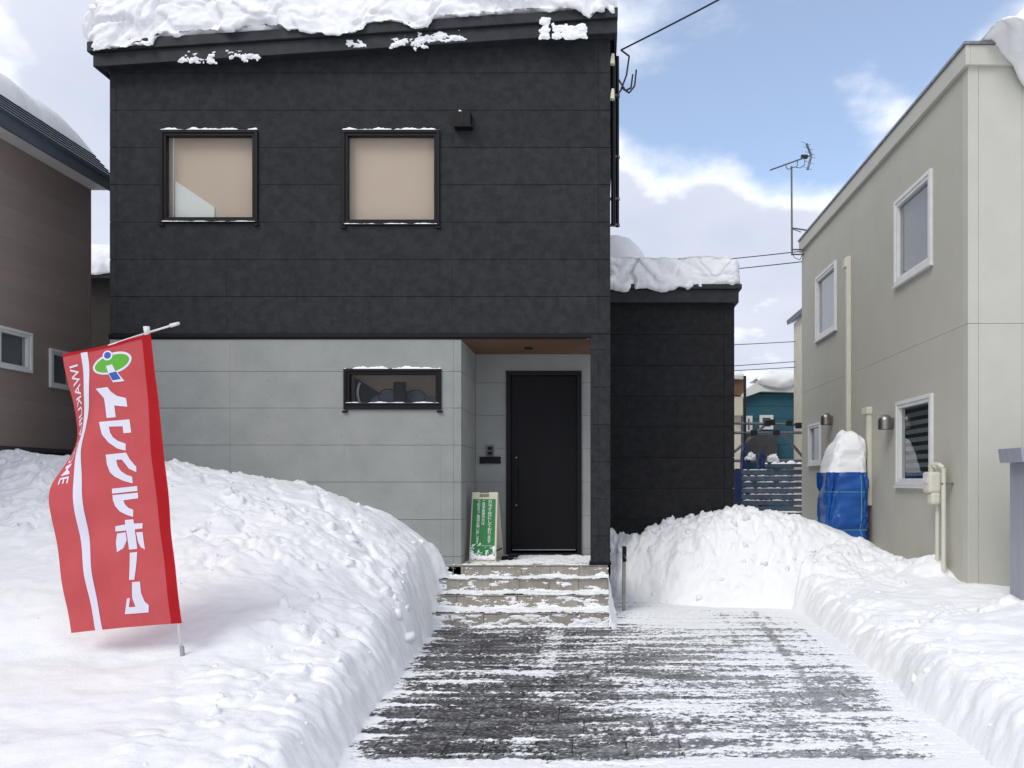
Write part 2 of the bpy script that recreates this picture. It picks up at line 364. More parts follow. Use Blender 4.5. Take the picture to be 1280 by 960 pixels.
# driveway with paving stones
drive = link('driveway', MB().box(-2.4, 2.75, 2.2, 10.6, -.06, -.0105).mesh('driveway'), M['bed'], kind='structure')
rows_y = np.arange(3.9, 9.96, .302); pv = {}
big = []
for ri, y in enumerate(rows_y):
    x = -1.98+random.uniform(0, .2)
    while x < 2.42:
        wd = random.choice([.2, .3, .3, .4])
        big.append((x, y, wd)); x += wd+.004
big.sort(key=lambda p: p[1])
def paver_mesh(wd):
    key = round(wd, 2)
    if key not in pv:
        bm = bmesh.new(); bmesh.ops.create_cube(bm, size=1)
        bmesh.ops.scale(bm, vec=(wd-.001, .298, .05), verts=bm.verts)
        bmesh.ops.bevel(bm, geom=[e for e in bm.edges if e.verts[0].co.z > 0 and e.verts[1].co.z > 0], offset=.004, segments=1, affect='EDGES')
        me = bpy.data.meshes.new('paver'); bm.to_mesh(me); bm.free(); me.materials.append(M['paver']); pv[key] = me
    return pv[key]
rest = MB()
for k, (x, y, wd) in enumerate(big):
    if k < 300:
        o = bpy.data.objects.new('paver', paver_mesh(wd)); C.objects.link(o); o.parent = drive
        o.location = (x+wd/2, y+.151, -.0285+random.uniform(-.0015, .002)); o.rotation_euler = (random.uniform(-.006, .006), random.uniform(-.006, .006), 0)
    else: rest.box(x+.0035, x+wd-.0035, y+.004, y+.297, -.05, -.0035)
rest.build('paver_rows', M['paver'], drive, kind='stuff')

# thin trampled and shovelled snow lying over the stones
def film(U, V):
    X, Yy = U, V
    streak = fbm(X*.9, Yy*8, 21, 5, .62)*.85+fbm(X*4, Yy*24, 25, 4, .65)*.32
    fine = fbm(X*17, Yy*26, 31, 3, .68)*.62+fbm(X*36, Yy*46, 33, 3, .7)*.42
    patch = fbm(X*.9+3, Yy*.8, 35, 3)*.55
    cover = -.68+.92*sstep(-.6, 1.1, X)+.25*sstep(-.9, -1.7, X)*sstep(5.5, 7, Yy)-.18*sstep(.2, 1.2, X)*sstep(6.2, 4.6, Yy)
    cover = cover+1.5*sstep(4.2, 4.0, Yy)+.35*sstep(7.6, 7.85, Yy)+.55*sstep(8.1, 9.2, Yy)
    j = np.abs(((Yy-3.9)/.302) % 1-.5)*2                       # 1 on a row joint
    cover = cover+.95*sstep(.72, .98, j)*(.45+fbm(X*1.3, Yy*.8, 41, 3))*sstep(.5, -.4, X)
    cover = cover+.42*sstep(.13, .03, np.abs(X+.42+.03*perlin(Yy*1.5, X*0, 44)))
    for x0, x1, s, a in ((1.73, 1.43, .035, 1.0), (1.84, 1.56, .02, .6), (1.36, 1.12, .025, .45), (2.08, 1.86, .02, .5)):
        c = x0+(8.2-Yy)/4.15*(x1-x0)+.02*perlin(Yy*2, X*0, 47)
        cover = cover-a*sstep(s*2, s*.4, np.abs(X-c))*(.55+.7*fbm(Yy*2.2, X*0+x0*9, 48, 3))
    edgeL = foot_l(Yy)-X; edgeR = X-foot_r(Yy)
    cover = cover+.9*sstep(-.16, -.0, edgeL)+1.1*sstep(-.3, -.02, edgeR)
    m = streak+fine+patch+cover
    h = np.where(m > -.42, .0018+np.clip(m, 0, 1.3)*.0075, np.maximum(.0018+(m+.42)*.08, -.0125))
    return h+np.clip(m, 0, 1)*.004*lumps(X*18, Yy*30, 77), sstep(-.42, .50, m)
def foot_l(Y): return np.interp(Y, [2, 4.06, 6.86, 7.87, 8.3, 8.45, 9], [-1.22, -1.37, -1.60, -1.68, -1.62, -1.53, -1.5])+.025*perlin(Y*2.3, Y*0+.5, 91)
def foot_r(Y): return np.interp(Y, [2, 4.06, 8.5, 10], [1.93, 2.06, 2.29, 2.34])+.02*perlin(Y*2.3, Y*0+.5, 95)
BUP = (Vector((0, 0, 0)), Vector((1, 0, 0)), Vector((0, 1, 0)), Vector((0, 0, 1)))
fu = np.arange(-2.0, 2.45, .0088); fv = np.concatenate([np.arange(2.4, 3.9, .05), np.arange(3.9, 10.2, .0092)])
FU, FV = np.meshgrid(fu, fv, indexing='ij'); FH, FA = film(FU, FV)
o = link('thin_snow', grid_mesh('thin_snow', np.stack([FU, FV, FH], -1)), M['film'], kind='stuff')
at_ = o.data.attributes.new('cover', 'FLOAT', 'POINT'); at_.data.foreach_set('value', FA.astype(np.float32).ravel())
o['label'] = 'thin streaky layer of scraped snow on the dark driveway paving'

# ploughed snow banks
def bank(name, x0, x1, y0, y1, res, cols, rows, T, tfun, rough_f, seed, cutw):
    x = np.arange(x0, x1, res); y = np.arange(y0, y1, res); X, Y = np.meshgrid(x, y, indexing='ij')
    base = blur(table(X, Y, cols, rows, T), int(.10/res), 2)
    wob = .035*fbm(X*.9, Y*1.3, seed+5, 3)+.010*lumps(X*5, Y*5, seed+6)+.006*fbm(X*1.5, Y*7, seed+15, 3)
    t = tfun(X, Y)+wob
    s = np.clip(t/cutw(X, Y), 0, 1); s = 1-(1-s)**2.2
    r = rough_f(X, Y)
    H = base+fbm(X*1.1, Y*1.1, seed, 4)*(.035 if seed < 150 else .06)
    H = H+r*(lumps(X*2.1, Y*2.1, seed+1)*.10+sstep(-.12, .28, fbm(X*1.5, Y*1.5, seed+12, 3)+.25*(Y > 8.8))*(lumps(X*6, Y*6, seed+2)*.055+lumps(X*17, Y*17, seed+11)*.015)+fbm(X*9, Y*9, seed+3, 5, .5)*.014-.05)
    H = H+(1-r)*(fbm(X*1.5, Y*2.2, seed+4, 5, .45)*.016)+fbm(X*35, Y*35, seed+7, 2)*.0025
    Z = s*H-.04*(t < 0)
    if seed > 150: Z = Z+s*sstep(8.9, 9.3, Y)*sstep(2.9, 2.2, X)*(lumps(X*3.3+7, Y*3.3, seed+21)-.35)*.13
    # crumbly sideways shift so that cut faces are not a clean extrusion
    shift = .014*(s > 0)*(s < 1)
    X2 = X+shift*fbm(Y*7, Z*9, seed+8, 3); Y2 = Y+shift*fbm(X*7, Z*9, seed+9, 3)
    keep = (t[:-1, :-1] > -.03)
    me = grid_mesh(name, np.stack([X2, Y2, Z], -1), keep)
    return link(name, me, M['snow_dirty'], kind='structure'), (X2, Y2, Z, r*(t > .05))
colsL = [-8.5, -6, -4.3, -3.6, -2.8, -2.25, -1.84, -1.5]
rowsL = [2.2, 3.5, 4.7, 6, 7.2, 7.8, 8.5]
TL = [[.25, .25, .22, .22, .22, .22, .24, .26], [.34, .33, .31, .3, .3, .3, .32, .32], [.56, .54, .49, .45, .41, .37, .33, .28],
      [1.12, 1.08, 1.02, .96, .85, .66, .47, .34], [1.66, 1.64, 1.56, 1.46, 1.22, .93, .62, .42], [1.80, 1.80, 1.66, 1.56, 1.34, 1.08, .74, .42], [1.76, 1.76, 1.62, 1.52, 1.32, 1.10, .80, .50]]
def rfL(X, Y):
    r = sstep(5.2, 6.4, Y+.35*fbm(X*.8, Y*.8, 5, 3)); r = np.maximum(r, sstep(-2.5, -1.9, X+.25*fbm(X, Y, 6, 3)))
    return .08+.80*r*(.45+.55*sstep(-.2, .25, fbm(X*.9, Y*.9, 8, 3)))
bl, SL = bank('snow_bank_left', -8.5, -1.2, 2.2, 8.52, .018, colsL, rowsL, TL, lambda X, Y: foot_l(Y)-X, rfL, 100, lambda X, Y: .26+.05*perlin(Y*2, X*0, 7))
bl['label'] = 'tall ploughed snow bank left of the driveway holding the red banner'
# strip of snow running back between the brown house and the dark house
colsR = [.15, .8, 1.3, 1.9, 2.4, 3.0, 3.5, 3.86, 4.5, 9]
rowsR = [2.2, 5.5, 7.5, 8.2, 8.7, 9.2, 9.7, 10.0, 10.5, 12, 18.5]
TR = [[.36]*8+[.38, .4], [.30, .30, .30, .30, .31, .33, .35, .37, .38, .4], [.27, .27, .27, .27, .28, .31, .34, .36, .34, .34], [.3, .3, .3, .3, .32, .36, .41, .42, .36, .34],
      [.35, .35, .35, .40, .43, .46, .52, .64, .4, .4], [.45, .45, .50, .60, .66, .64, .58, .44, .4, .4], [.55, .68, .86, 1.0, .98, .88, .66, .38, .42, .4],
      [.72, .86, 1.02, 1.12, 1.07, .92, .70, .40, .42, .4], [.84, .88, 1.0, 1.1, 1.05, .85, .7, .5, .4, .4], [.7]*8+[.5, .5], [.66]*10]
def foot_back(X): return np.interp(X, [.1, .5, 1.0, 1.4, 2.6], [9.72, 9.5, 9.15, 8.95, 8.85])+.03*perlin(X*4, X*0, 97)
def tR(X, Y):
    a, b = X-foot_r(Y), Y-foot_back(X); h = np.clip(.5+.5*(a-b)/.35, 0, 1); return b+(a-b)*h+.35*h*(1-h)
def rfR(X, Y):
    e = sstep(.8, .1, X-foot_r(Y)); p = sstep(8.9, 9.2, Y)*sstep(2.6, 1.4, X+.4*fbm(X, Y, 15, 3))
    q = sstep(-.05, .25, fbm(X*.8+5, Y*.8, 14, 3))*.75
    return .10+.90*np.clip(np.maximum(np.maximum(e*.7, p), q), 0, 1)
br, SR = bank('snow_bank_right', .16, 9, 2.2, 18, .02, colsR, rowsR, TR, tR, rfR, 200, lambda X, Y: np.where(X-foot_r(Y) > Y-foot_back(X), .22, np.interp(X, [.2, 1.0, 1.4, 2.4], [.5, .8, 1.0, .9])))
br['label'] = 'ploughed snow bank along the right edge of the driveway and beside the beige house'
# broken lumps lying on the banks
def chunks(name, S, n, seed, smin=.018, smax=.075):
    rng = np.random.default_rng(seed); X, Y, Z, r = S
    bm = bmesh.new(); bmesh.ops.create_icosphere(bm, subdivisions=2, radius=1); bm.verts.ensure_lookup_table()
    bv = np.array([v.co for v in bm.verts]); bf = np.array([[v.index for v in f.verts] for f in bm.faces]); bm.free()
    p = (r.ravel()**2)*(Y.ravel() < 10.2)*(X.ravel() < 3.7); p /= p.sum(); pick = rng.choice(p.size, n, p=p)
    V = []; F = []
    for k, i in enumerate(pick):
        sz = smin+(smax-smin)*rng.random()**5
        d = 1+.5*fbm(bv[:, 0]*1.3+k*3.1, bv[:, 1]*1.3+bv[:, 2]*1.7, seed, 3)
        v = bv*d[:, None]*sz*rng.uniform(.6, 1.2, 3)
        a = rng.random()*6.28; c, s_ = math.cos(a), math.sin(a); v = v@np.array([[c, -s_, 0], [s_, c, 0], [0, 0, 1]])
        V.append(v+np.array([X.ravel()[i], Y.ravel()[i], Z.ravel()[i]-sz*.1])); F.append(bf+k*len(bv))
    V = np.concatenate(V); F = np.concatenate(F)
    me = bpy.data.meshes.new(name); me.from_pydata(V.tolist(), [], F.tolist()); me.update()
    return link(name, me, M['snow'], smooth=True, kind='stuff')
chunks('snow_lumps', SL, 420, 5, .010, .07)['label'] = 'broken lumps of snow scattered on the left bank'
chunks('snow_lumps', SR, 260, 6, .008, .05)['label'] = 'broken lumps of snow scattered on the right bank'

# ================================================================== DARK HOUSE
XL, XR = -5.40, .14
XP = -.08                                            # left edge of the corner post
XG = -1.51                                           # right end of the grey lower wall
ZP = .56                                             # porch level
house = thing('two_storey_house', 'two-storey house with charcoal upper siding, grey cement lower wall and black door', 'house', (-2.6, Y0, 0))
roofz = lambda x: 6.015+(x-XL)/(XR-XL)*.36            # underside of fascia along the facade
WIN = [(xat(201, Y0), xat(323, Y0), zat(279, Y0), zat(163, Y0)), (xat(428, Y0), xat(550, Y0), zat(282, Y0), zat(163, Y0)), (xat(430, Y0), xat(552, Y0), zat(512, Y0), zat(461, Y0))]
FB = FRONT(Y0)
# carcass
b = MB()
hol = [(a+.03, c-.03, d+.03, e-.03) for a, c, d, e in WIN]
for a, c, d, e in cells(XL+.02, XR-.02, 3.12, 6.5, hol[:2]): b.box(a, c, d, e, -.17, -.022, FB, lambda u: roofz(u)+.05)
for a, c, d, e in cells(XL+.02, XG-.02, .0, 3.12, hol[2:]): b.box(a, c, d, e, -.17, -.022, FB)
b.box(XL+.02, XL+.17, Y0+.17, 15.4, 0, 6.1); b.box(XR-.17, XR-.02, Y0+.17, 15.4, 3.12, 6.38); b.box(XR-.17, XR-.02, Y1+.18, 15.4, 0, 3.12)
b.box(XL+.17, XR-.17, 15.2, 15.4, 0, 6.1); b.box(XL+.17, XR-.17, Y1+.2, 15.2, 2.98, 3.14)
b.box(XG-.17, XG-.02, Y0+.17, Y1+.17, 0, 3.05); b.box(XL+.17, XG-.17, Y0+.17, Y1+.2, 2.98, 3.14)
b.build('wall_core', M['joint'], house)
b = MB()
DOOR = (xat(633, Y1), xat(727, Y1), .545, zat(464, Y1))
for a, c, d, e in cells(XG-.02, XR-.02, ZP-.3, 3.04, [(DOOR[0]+.02, DOOR[1]-.02, ZP-.3, DOOR[3]-.02)]): b.box(a, c, d, e, -.17, -.022, FRONT(Y1))
b.build('porch_back_wall_core', M['gjoint'], house)
MB().box(XL+.01, XG-.3, 0, .62, -.1, .01, FB).build('foundation', M['dfound'], house)
# charcoal boards
vj = [XL+.075, xat(283, Y0), xat(565, Y0), xat(748, Y0)]
J = .005
for i in range(9):
    z0 = 3.115+i*.4125; z1 = z0+.4125
    for a, c in zip(vj[:-1], vj[1:]):
        panel(house, 'siding_panel', M['dark'], FB, a+.0007, c-.0007, z0+J, z1, -.022, 0, [(h[0]+.01, h[1]-.01, h[2]+.01, h[3]-.01) for h in WIN[:2]], lambda u: roofz(u)+.04, bevel=.0015)
    panel(house, 'corner_trim', M['dark'], FB, XL, vj[0]-.0007, z0+J, z1, -.04, .001, (), lambda u: roofz(u)+.04)
    panel(house, 'corner_trim', M['dark'], FB, vj[3]+.0007, XR, z0+J, z1, -.04, .001, (), lambda u: roofz(u)+.04)
# grey boards
gz = [.24, .65, 1.06, 1.475, 1.885, 2.295, 2.70, 3.055]
gj = [XL+.002, xat(287.5, Y0), xat(566.6, Y0), XG]
def ties(m, B, u0, u1, v0, v1, w, holes=()):
    n = max(1, round((u1-u0)/.8))
    for k in range(n):
        for v in (v0+.10, v1-.10):
            u = u0+(k+.5)*(u1-u0)/n
            if any(h[0]-.05 < u < h[1]+.05 and h[2]-.05 < v < h[3]+.05 for h in holes): continue
            O, U, V, W = B; p = O+U*u+V*v; m.cyl(p+W*(w-.004), p+W*(w+.0012), .008, .008, 8)
def grey(B, u0, u1, holes=(), w0=-.022, w1=0.0, tie=True):
    for z0, z1 in zip(gz[:-1], gz[1:]):
        o = panel(house, 'cement_panel', M['cement'], B, u0+.0008, u1-.0008, z0+J*.7, z1, w0, w1, holes, bevel=.002)
        if o and tie and u1-u0 > .3:
            m = MB(); ties(m, B, u0, u1, z0, z1, w1, holes)
            if m.v: m.build('tie_mark', M['tie'], o)
for a, c in zip(gj[:-1], gj[1:]):
    grey(FB, a, c, [(h[0]+.01, h[1]-.01, h[2]+.01, h[3]-.01) for h in WIN[2:]], tie=c-a > .3)
grey(FACER(XG), Y0+.0, Y1-.0, (), -.022, 0)
grey(FRONT(Y1), XG+.002, XR-.03, [(DOOR[0]+.02, DOOR[1]-.02, 0, DOOR[3]-.02)])
# corner post of the porch
for i, (z0, z1) in enumerate([(ZP+.02, .88), (.88, 1.29), (1.29, 1.70), (1.70, 2.11), (2.11, 2.525), (2.525, 2.94), (2.94, 3.113)]):
    m = MB(); m.box(XP, vj[3]-.0012, z0+J, z1, -.02, 0, FB); m.box(vj[3]+.0012, XR, z0+J, z1, -.02, 0, FB); m.box(XP+.001, XR-.001, z0+J, z1, -.23, -.02, FB); m.box(XP+.01, XR-.01, z0, z0+J, -.22, -.01, FB)
    m.build('post_cladding', M['dark'], house)
MB().box(XP-.012, XR+.012, ZP+.0, ZP+.022, -.24, .012, FB).build('post_flashing', M['black'], house)
# belt flashing and porch soffit
m = MB(); m.box(XL-.004, XP, 3.075, 3.113, -.02, .022, FB); m.box(XL-.004, XP-.04, 3.058, 3.075, -.02, .010, FB); m.build('belt_flashing', M['black'], house, bevel=.003)
so_ = MB()
ns = 8
for k in range(ns):
    y0 = Y0+.012+k*(Y1-Y0-.012)/ns
    MB().box(XG, XR-.02, y0+.002, Y0+.012+(k+1)*(Y1-Y0-.012)/ns, 3.056, 3.074).build('soffit_board', M['timber'], house)
m = MB(); c = at(661, 435, 9.05); m.cyl((c.x, 9.05, 3.056), (c.x, 9.05, 3.044), .05, .05, 20); m.build('downlight', M['black'], house)
# fascia and roof
fy = Y0-.16
def rl(x, dz): return roofz(x)+dz
def strip(name, x0, x1, z0, z1, ya, yb, mat, par=house):
    v = [(x0, ya, rl(x0, z0)), (x1, ya, rl(x1, z0)), (x1, ya, rl(x1, z1)), (x0, ya, rl(x0, z1)), (x0, yb, rl(x0, z0)), (x1, yb, rl(x1, z0)), (x1, yb, rl(x1, z1)), (x0, yb, rl(x0, z1))]
    m = MB(); m.add(v, [(3, 2, 1, 0), (4, 5, 6, 7), (0, 1, 5, 4), (1, 2, 6, 5), (2, 3, 7, 6), (3, 0, 4, 7)]); return m.build(name, mat, par, bevel=.004)
xl, xr = XL-.08, XR+.075
strip('fascia_board', xl, xr, -.02, .125, fy, fy+.03, M['fascia'])
strip('roof_edge', xl-.045, xr+.004, .128, .235, fy-.035, fy+.05, M['fascia'])
strip('roof_deck', xl, xr, .13, .215, fy+.055, 15.7, M['fascia'])
strip('eave_soffit', xl+.002, xr-.002, .0, .02, fy+.032, Y0+.02, M['fascia'])
strip('side_fascia', xl, xl+.03, -.02, .125, fy+.033, 15.6, M['fascia'])
strip('side_soffit', xl+.032, XL+.0, .02, .035, Y0+.03, 15.6, M['soffit'])
strip('side_fascia', xr-.03, xr, -.03, .125, fy+.033, 15.6, M['fascia'])
# windows of the dark house
def window(parent, B, r, mf, mg, fw=.054, out=.026, deep=-.05, sash=0, lugs=None):
    u0, u1, v0, v1 = r
    f = ring(MB(), B, u0, u1, v0, v1, fw*.62, deep, out).build('window', mf, parent, bevel=.003)
    ring(MB(), B, u0+fw*.63, u1-fw*.63, v0+fw*.63, v1-fw*.63, fw*.55, deep+.002, out-.012).build('sash', mf, f, bevel=.002)
    k = fw*1.19
    MB().box(u0+k, u1-k, v0+k, v1-k, -.026, -.020, B).build('pane', mg, f)
    if lugs:
        for u in (u0-.012, u1-.045):
            MB().box(u, u+.057, v0-.035, v0-.012, 0, .03, B).build('sill_clip', M['black'], f, bevel=.002)
    return f
def cap_snow(B, u0, u1, v, w0, w1, hmax, seed, parent, thr=0):
    "little ridge of snow lying on a ledge"
    n = int((u1-u0)/.008)+2; u = np.linspace(u0, u1, n)
    h = hmax*np.clip(.45+fbm(u*6, u*0, seed, 4)*.9-thr, .0, 1)*sstep(0, .02, u-u0)*sstep(0, .02, u1-u)
    t = np.linspace(0, 1, 7); wv = w0+(w1-w0)*t; prof = np.sqrt(np.clip(1-(t*1.0)**4, 0, 1))
    O, U, V, W = [np.array(q) for q in B]
    P = O+u[:, None, None]*U+(v-.004+(h+.004*(h > .001))[:, None, None]*prof[None, :, None])*V+wv[None, :, None]*W
    return link('ledge_snow', grid_mesh('ledge_snow', P), M['snow'], parent)
for i, r in enumerate(WIN):
    f = window(house, FB, r, M['black'], M['glass'], lugs=True)
    cap_snow(FB, r[0], r[1], r[3], -.0, .03, .032, 300+i, f); cap_snow(FB, r[0]+.02, r[1]-.02, r[2]+.075 if i == 2 else r[2]+.012, -.03 if i == 2 else .0, .034, .016, 310+i, f, .1)
# peach sheets just behind the panes; the rooms' lit warmth is in their colour
for r in WIN[:2]:
    MB().box(r[0]+.032, r[1]-.032, r[2]+.032, r[3]-.032, -.12, -.10, FB).build('room_wall', M['peach'], house)
YQ = Y0+.085
MB().prism([(xat(219, YQ), zat(226, YQ)), (xat(268, YQ), zat(259, YQ)), (xat(268, YQ), WIN[0][2]+.035), (xat(219, YQ), WIN[0][2]+.035)], FRONT(YQ), -.013, 0).build('stair_parapet', M['white_wall'], house)
MB().box(xat(216, YQ), xat(217.5, YQ), WIN[0][2]+.035, WIN[0][3]-.035, -.01, 0, FRONT(YQ)).build('curtain_edge', M['white_wall'], house)
# ground floor room
r = WIN[2]
MB().box(r[0]-.35, r[1]+.1, r[2]-.2, r[3]+.3, -.55, -.53, FB).build('room_wall', M['peach'], house)
MB().box(r[0]-.37, r[0]-.35, r[2]-.2, r[3]+.3, -.55, -.18, FB).build('room_wall', M['peach'], house)
MB().box(r[0]-.37, r[1]+.1, r[3]+.3, r[3]+.32, -.55, -.18, FB).build('room_ceiling', M['white_wall'], house)
MB().box(r[0]-.37, r[1]+.1, r[2]-.22, r[2]-.2, -.55, -.18, FB).build('room_counter', M['greyobj'], house)
WX = lambda px: xat(px, 8.95)
WZ = lambda py: zat(py, 8.95)
m = MB(); m.prism([(WX(464), WZ(500)), (WX(475), WZ(492)), (WX(490), WZ(488)), (WX(520), WZ(490)), (WX(545), WZ(497)), (WX(548), WZ(512)), (WX(464), WZ(512))], FRONT(8.93), -.08, 0); m.build('table', M['greyobj'], house)
MB().box(WX(497), WX(512), WZ(520), WZ(480), 0, .05, FRONT(8.80)).build('chair_back', M['chair'], house, bevel=.012)
m = MB()
for q, (cx, cy, rx, ry) in enumerate([(489, 497, 12, 9), (523, 497, 12, 8)]):
    pts = [Vector((WX(cx+rx*math.cos(t)), 8.83, WZ(cy+ry*math.sin(t)))) for t in [k*math.pi/10 for k in range(21)]]; m.tube(pts, .006, 5)
m.build('wire_hoop', M['chair'], house)
m = MB(); m.tube([Vector((WX(458-8*math.cos(t)), 8.86, WZ(492-16*math.sin(t)))) for t in [(-.9+k*.18) for k in range(11)]], .014, 6); m.build('arc_lamp', M['white_wall'], house)
MB().prism([(WX(443), WZ(472)), (WX(472), WZ(490)), (WX(462), WZ(512)), (WX(443), WZ(512))], FRONT(8.97), -.04, 0).build('drape', M['darkroom'], house)
# vent hood on the facade
m = MB(); B = FB; x0, x1, z0, z1 = xat(570, Y0), xat(590, Y0), zat(161, Y0), zat(144, Y0)
m.box(x0, x1, z0, z1, 0, .10, B); vh = m.build('vent_hood', M['black'], house, bevel=.006)
MB().box((x0+x1)/2-.004, (x0+x1)/2+.004, z0+.01, z1-.005, .10, .108, B).build('vent_rib', M['joint'], vh)
MB().box(x0-.006, x1+.012, z0-.022, z0-.001, 0, .11, B).build('vent_lip', M['black'], vh)
cap_snow(B, x0+.03, x1-.03, z1, .01, .09, .045, 331, vh)
# porch door
DB = FRONT(Y1); u0, u1, v0, v1 = DOOR
d = ring(MB(), DB, u0, u1, v0, v1, .055, -.12, .03).build('door', M['black'], house, bevel=.003)
MB().box(u0+.057, u1-.057, v0+.10, v1-.057, -.08, -.015, DB).build('door_leaf', M['door'], d, bevel=.003)
MB().box(u0+.075, u1-.075, v0+.085, v0+.098, -.05, .0, DB).build('threshold_strip', M['galv'], d)
hx = xat(645.5, Y1)
hd = MB().box(hx-.011, hx+.011, zat(622, Y1), zat(582, Y1), .03, .052, DB); 
for z in (zat(619, Y1), zat(585, Y1)): hd.box(hx-.009, hx+.009, z-.012, z+.012, -.015, .03, DB)
hd.build('door_handle', M['black'], d, bevel=.004)
for z in (zat(572, Y1), zat(631.5, Y1)):
    k = MB().cyl((hx, Y1+.015, z), (hx, Y1-.004, z), .022, .02, 18).build('lock', M['black'], d)
    MB().cyl((hx, Y1-.004, z), (hx, Y1-.007, z), .008, .008, 12).build('keyhole', M['steel'], k)
# intercom and letter slot
ic = MB().box(xat(608, Y1), xat(618, Y1), zat(570, Y1), zat(557, Y1), 0, .025, DB).build('intercom', M['aerial'], house, bevel=.006)
MB().box(xat(610, Y1), xat(616, Y1), zat(563, Y1), zat(558.5, Y1), .025, .03, DB).build('lens', M['black'], ic)
MB().box(xat(610, Y1), xat(616, Y1), zat(568.5, Y1), zat(564.5, Y1), .025, .03, DB).build('speaker', M['black'], ic)
MB().box(xat(600, Y1), xat(626, Y1), zat(579.5, Y1), zat(571, Y1), 0, .03, DB).build('letter_slot', M['black'], house, bevel=.004)
# service conduit on the right-hand corner
m = MB(); m.tube([Vector((XR+.035, Y0+.10, z)) for z in (6.2, 4.36)], .026, 10); m.build('service_conduit', M['black'], house)
m = MB(); m.tube([Vector((XR+.085, Y0+.3, z)) for z in (6.35, 4.4)], .022, 10); m.build('service_conduit', M['black'], house)
for z in (6.17, 5.78): MB().cyl((XR+.02, Y0+.03, z-.055), (XR+.03, Y0+.03, z+.06), .032, .018, 12).build('insulator', M['cream'], house)
for z in (5.9, 5.2, 4.72, 4.42): MB().box(XR+.0, XR+.115, Y0+.28, Y0+.32, z-.012, z+.012).build('conduit_clip', M['galv'], house)
# rear wing
Y2 = 10.27; WB = FRONT(Y2); wr = xat(918, Y2)
MB().box(XR-.03, wr-.02, Y2+.022, 15, 0, 3.98).build('wing_core', M['joint'], house)
wz = [zat(457-38.4*k, Y2) for k in range(-8, 3)]
wz = [z for z in wz]
for z0, z1 in zip(wz[:-1], wz[1:]):
    for a, c in ((XR-.02, xat(905, Y2)), (xat(905, Y2)+.003, wr)):
        panel(house, 'siding_panel', M['dark2'], WB, a, c, z0+J, min(z1, 3.9), -.022, 0, ())
    panel(house, 'siding_panel', M['dark2'], (Vector((wr-.022, 0, 0)), Vector((0, 1, 0)), Vector((0, 0, 1)), Vector((1, 0, 0))), Y2+.001, 15, z0+J, min(z1, 3.9), 0, .0215, ())
zf = zat(378, Y2-.1)
MB().box(XR-.02, wr+.04, Y2-.10, 15.1, zf, zf+.17).build('wing_fascia', M['fascia'], house, bevel=.004)
MB().box(XR-.02, wr+.075, Y2-.14, 15.14, zf+.172, zf+.235).build('wing_roof_edge', M['fascia'], house, bevel=.004)

# snow stuck on the main fascia
def stuck(rects, Yp, seed, name='fascia_snow', par=None, th=.02, amp=.9):
    for i, (a, b_, c, d_) in enumerate(rects):
        B = FRONT(Yp); x0, x1, z0, z1 = xat(a, Yp), xat(b_, Yp), zat(d_, Yp), zat(c, Yp)
        hf = lambda U, V: np.minimum(th, (np.minimum(box_mask(U, V, x0, x1, z0, z1, .05), 1)*.8-.45+fbm(U*9, V*16, seed+i, 5, .6)*amp)*.03)
        relief(name, B, x0-.02, x1+.02, z0-.02, z1+.02, .006, hf, M['snow'], par)
stuck([(222, 270, 66, 79), (284, 326, 64, 76), (434, 462, 50, 61), (488, 535, 46, 62), (520, 582, 40, 53)], fy, 400, par=house, amp=.7)
stuck([(672, 690, 18, 52), (688, 736, 28, 50)], fy-.037, 410, par=house, amp=.45, th=.03)

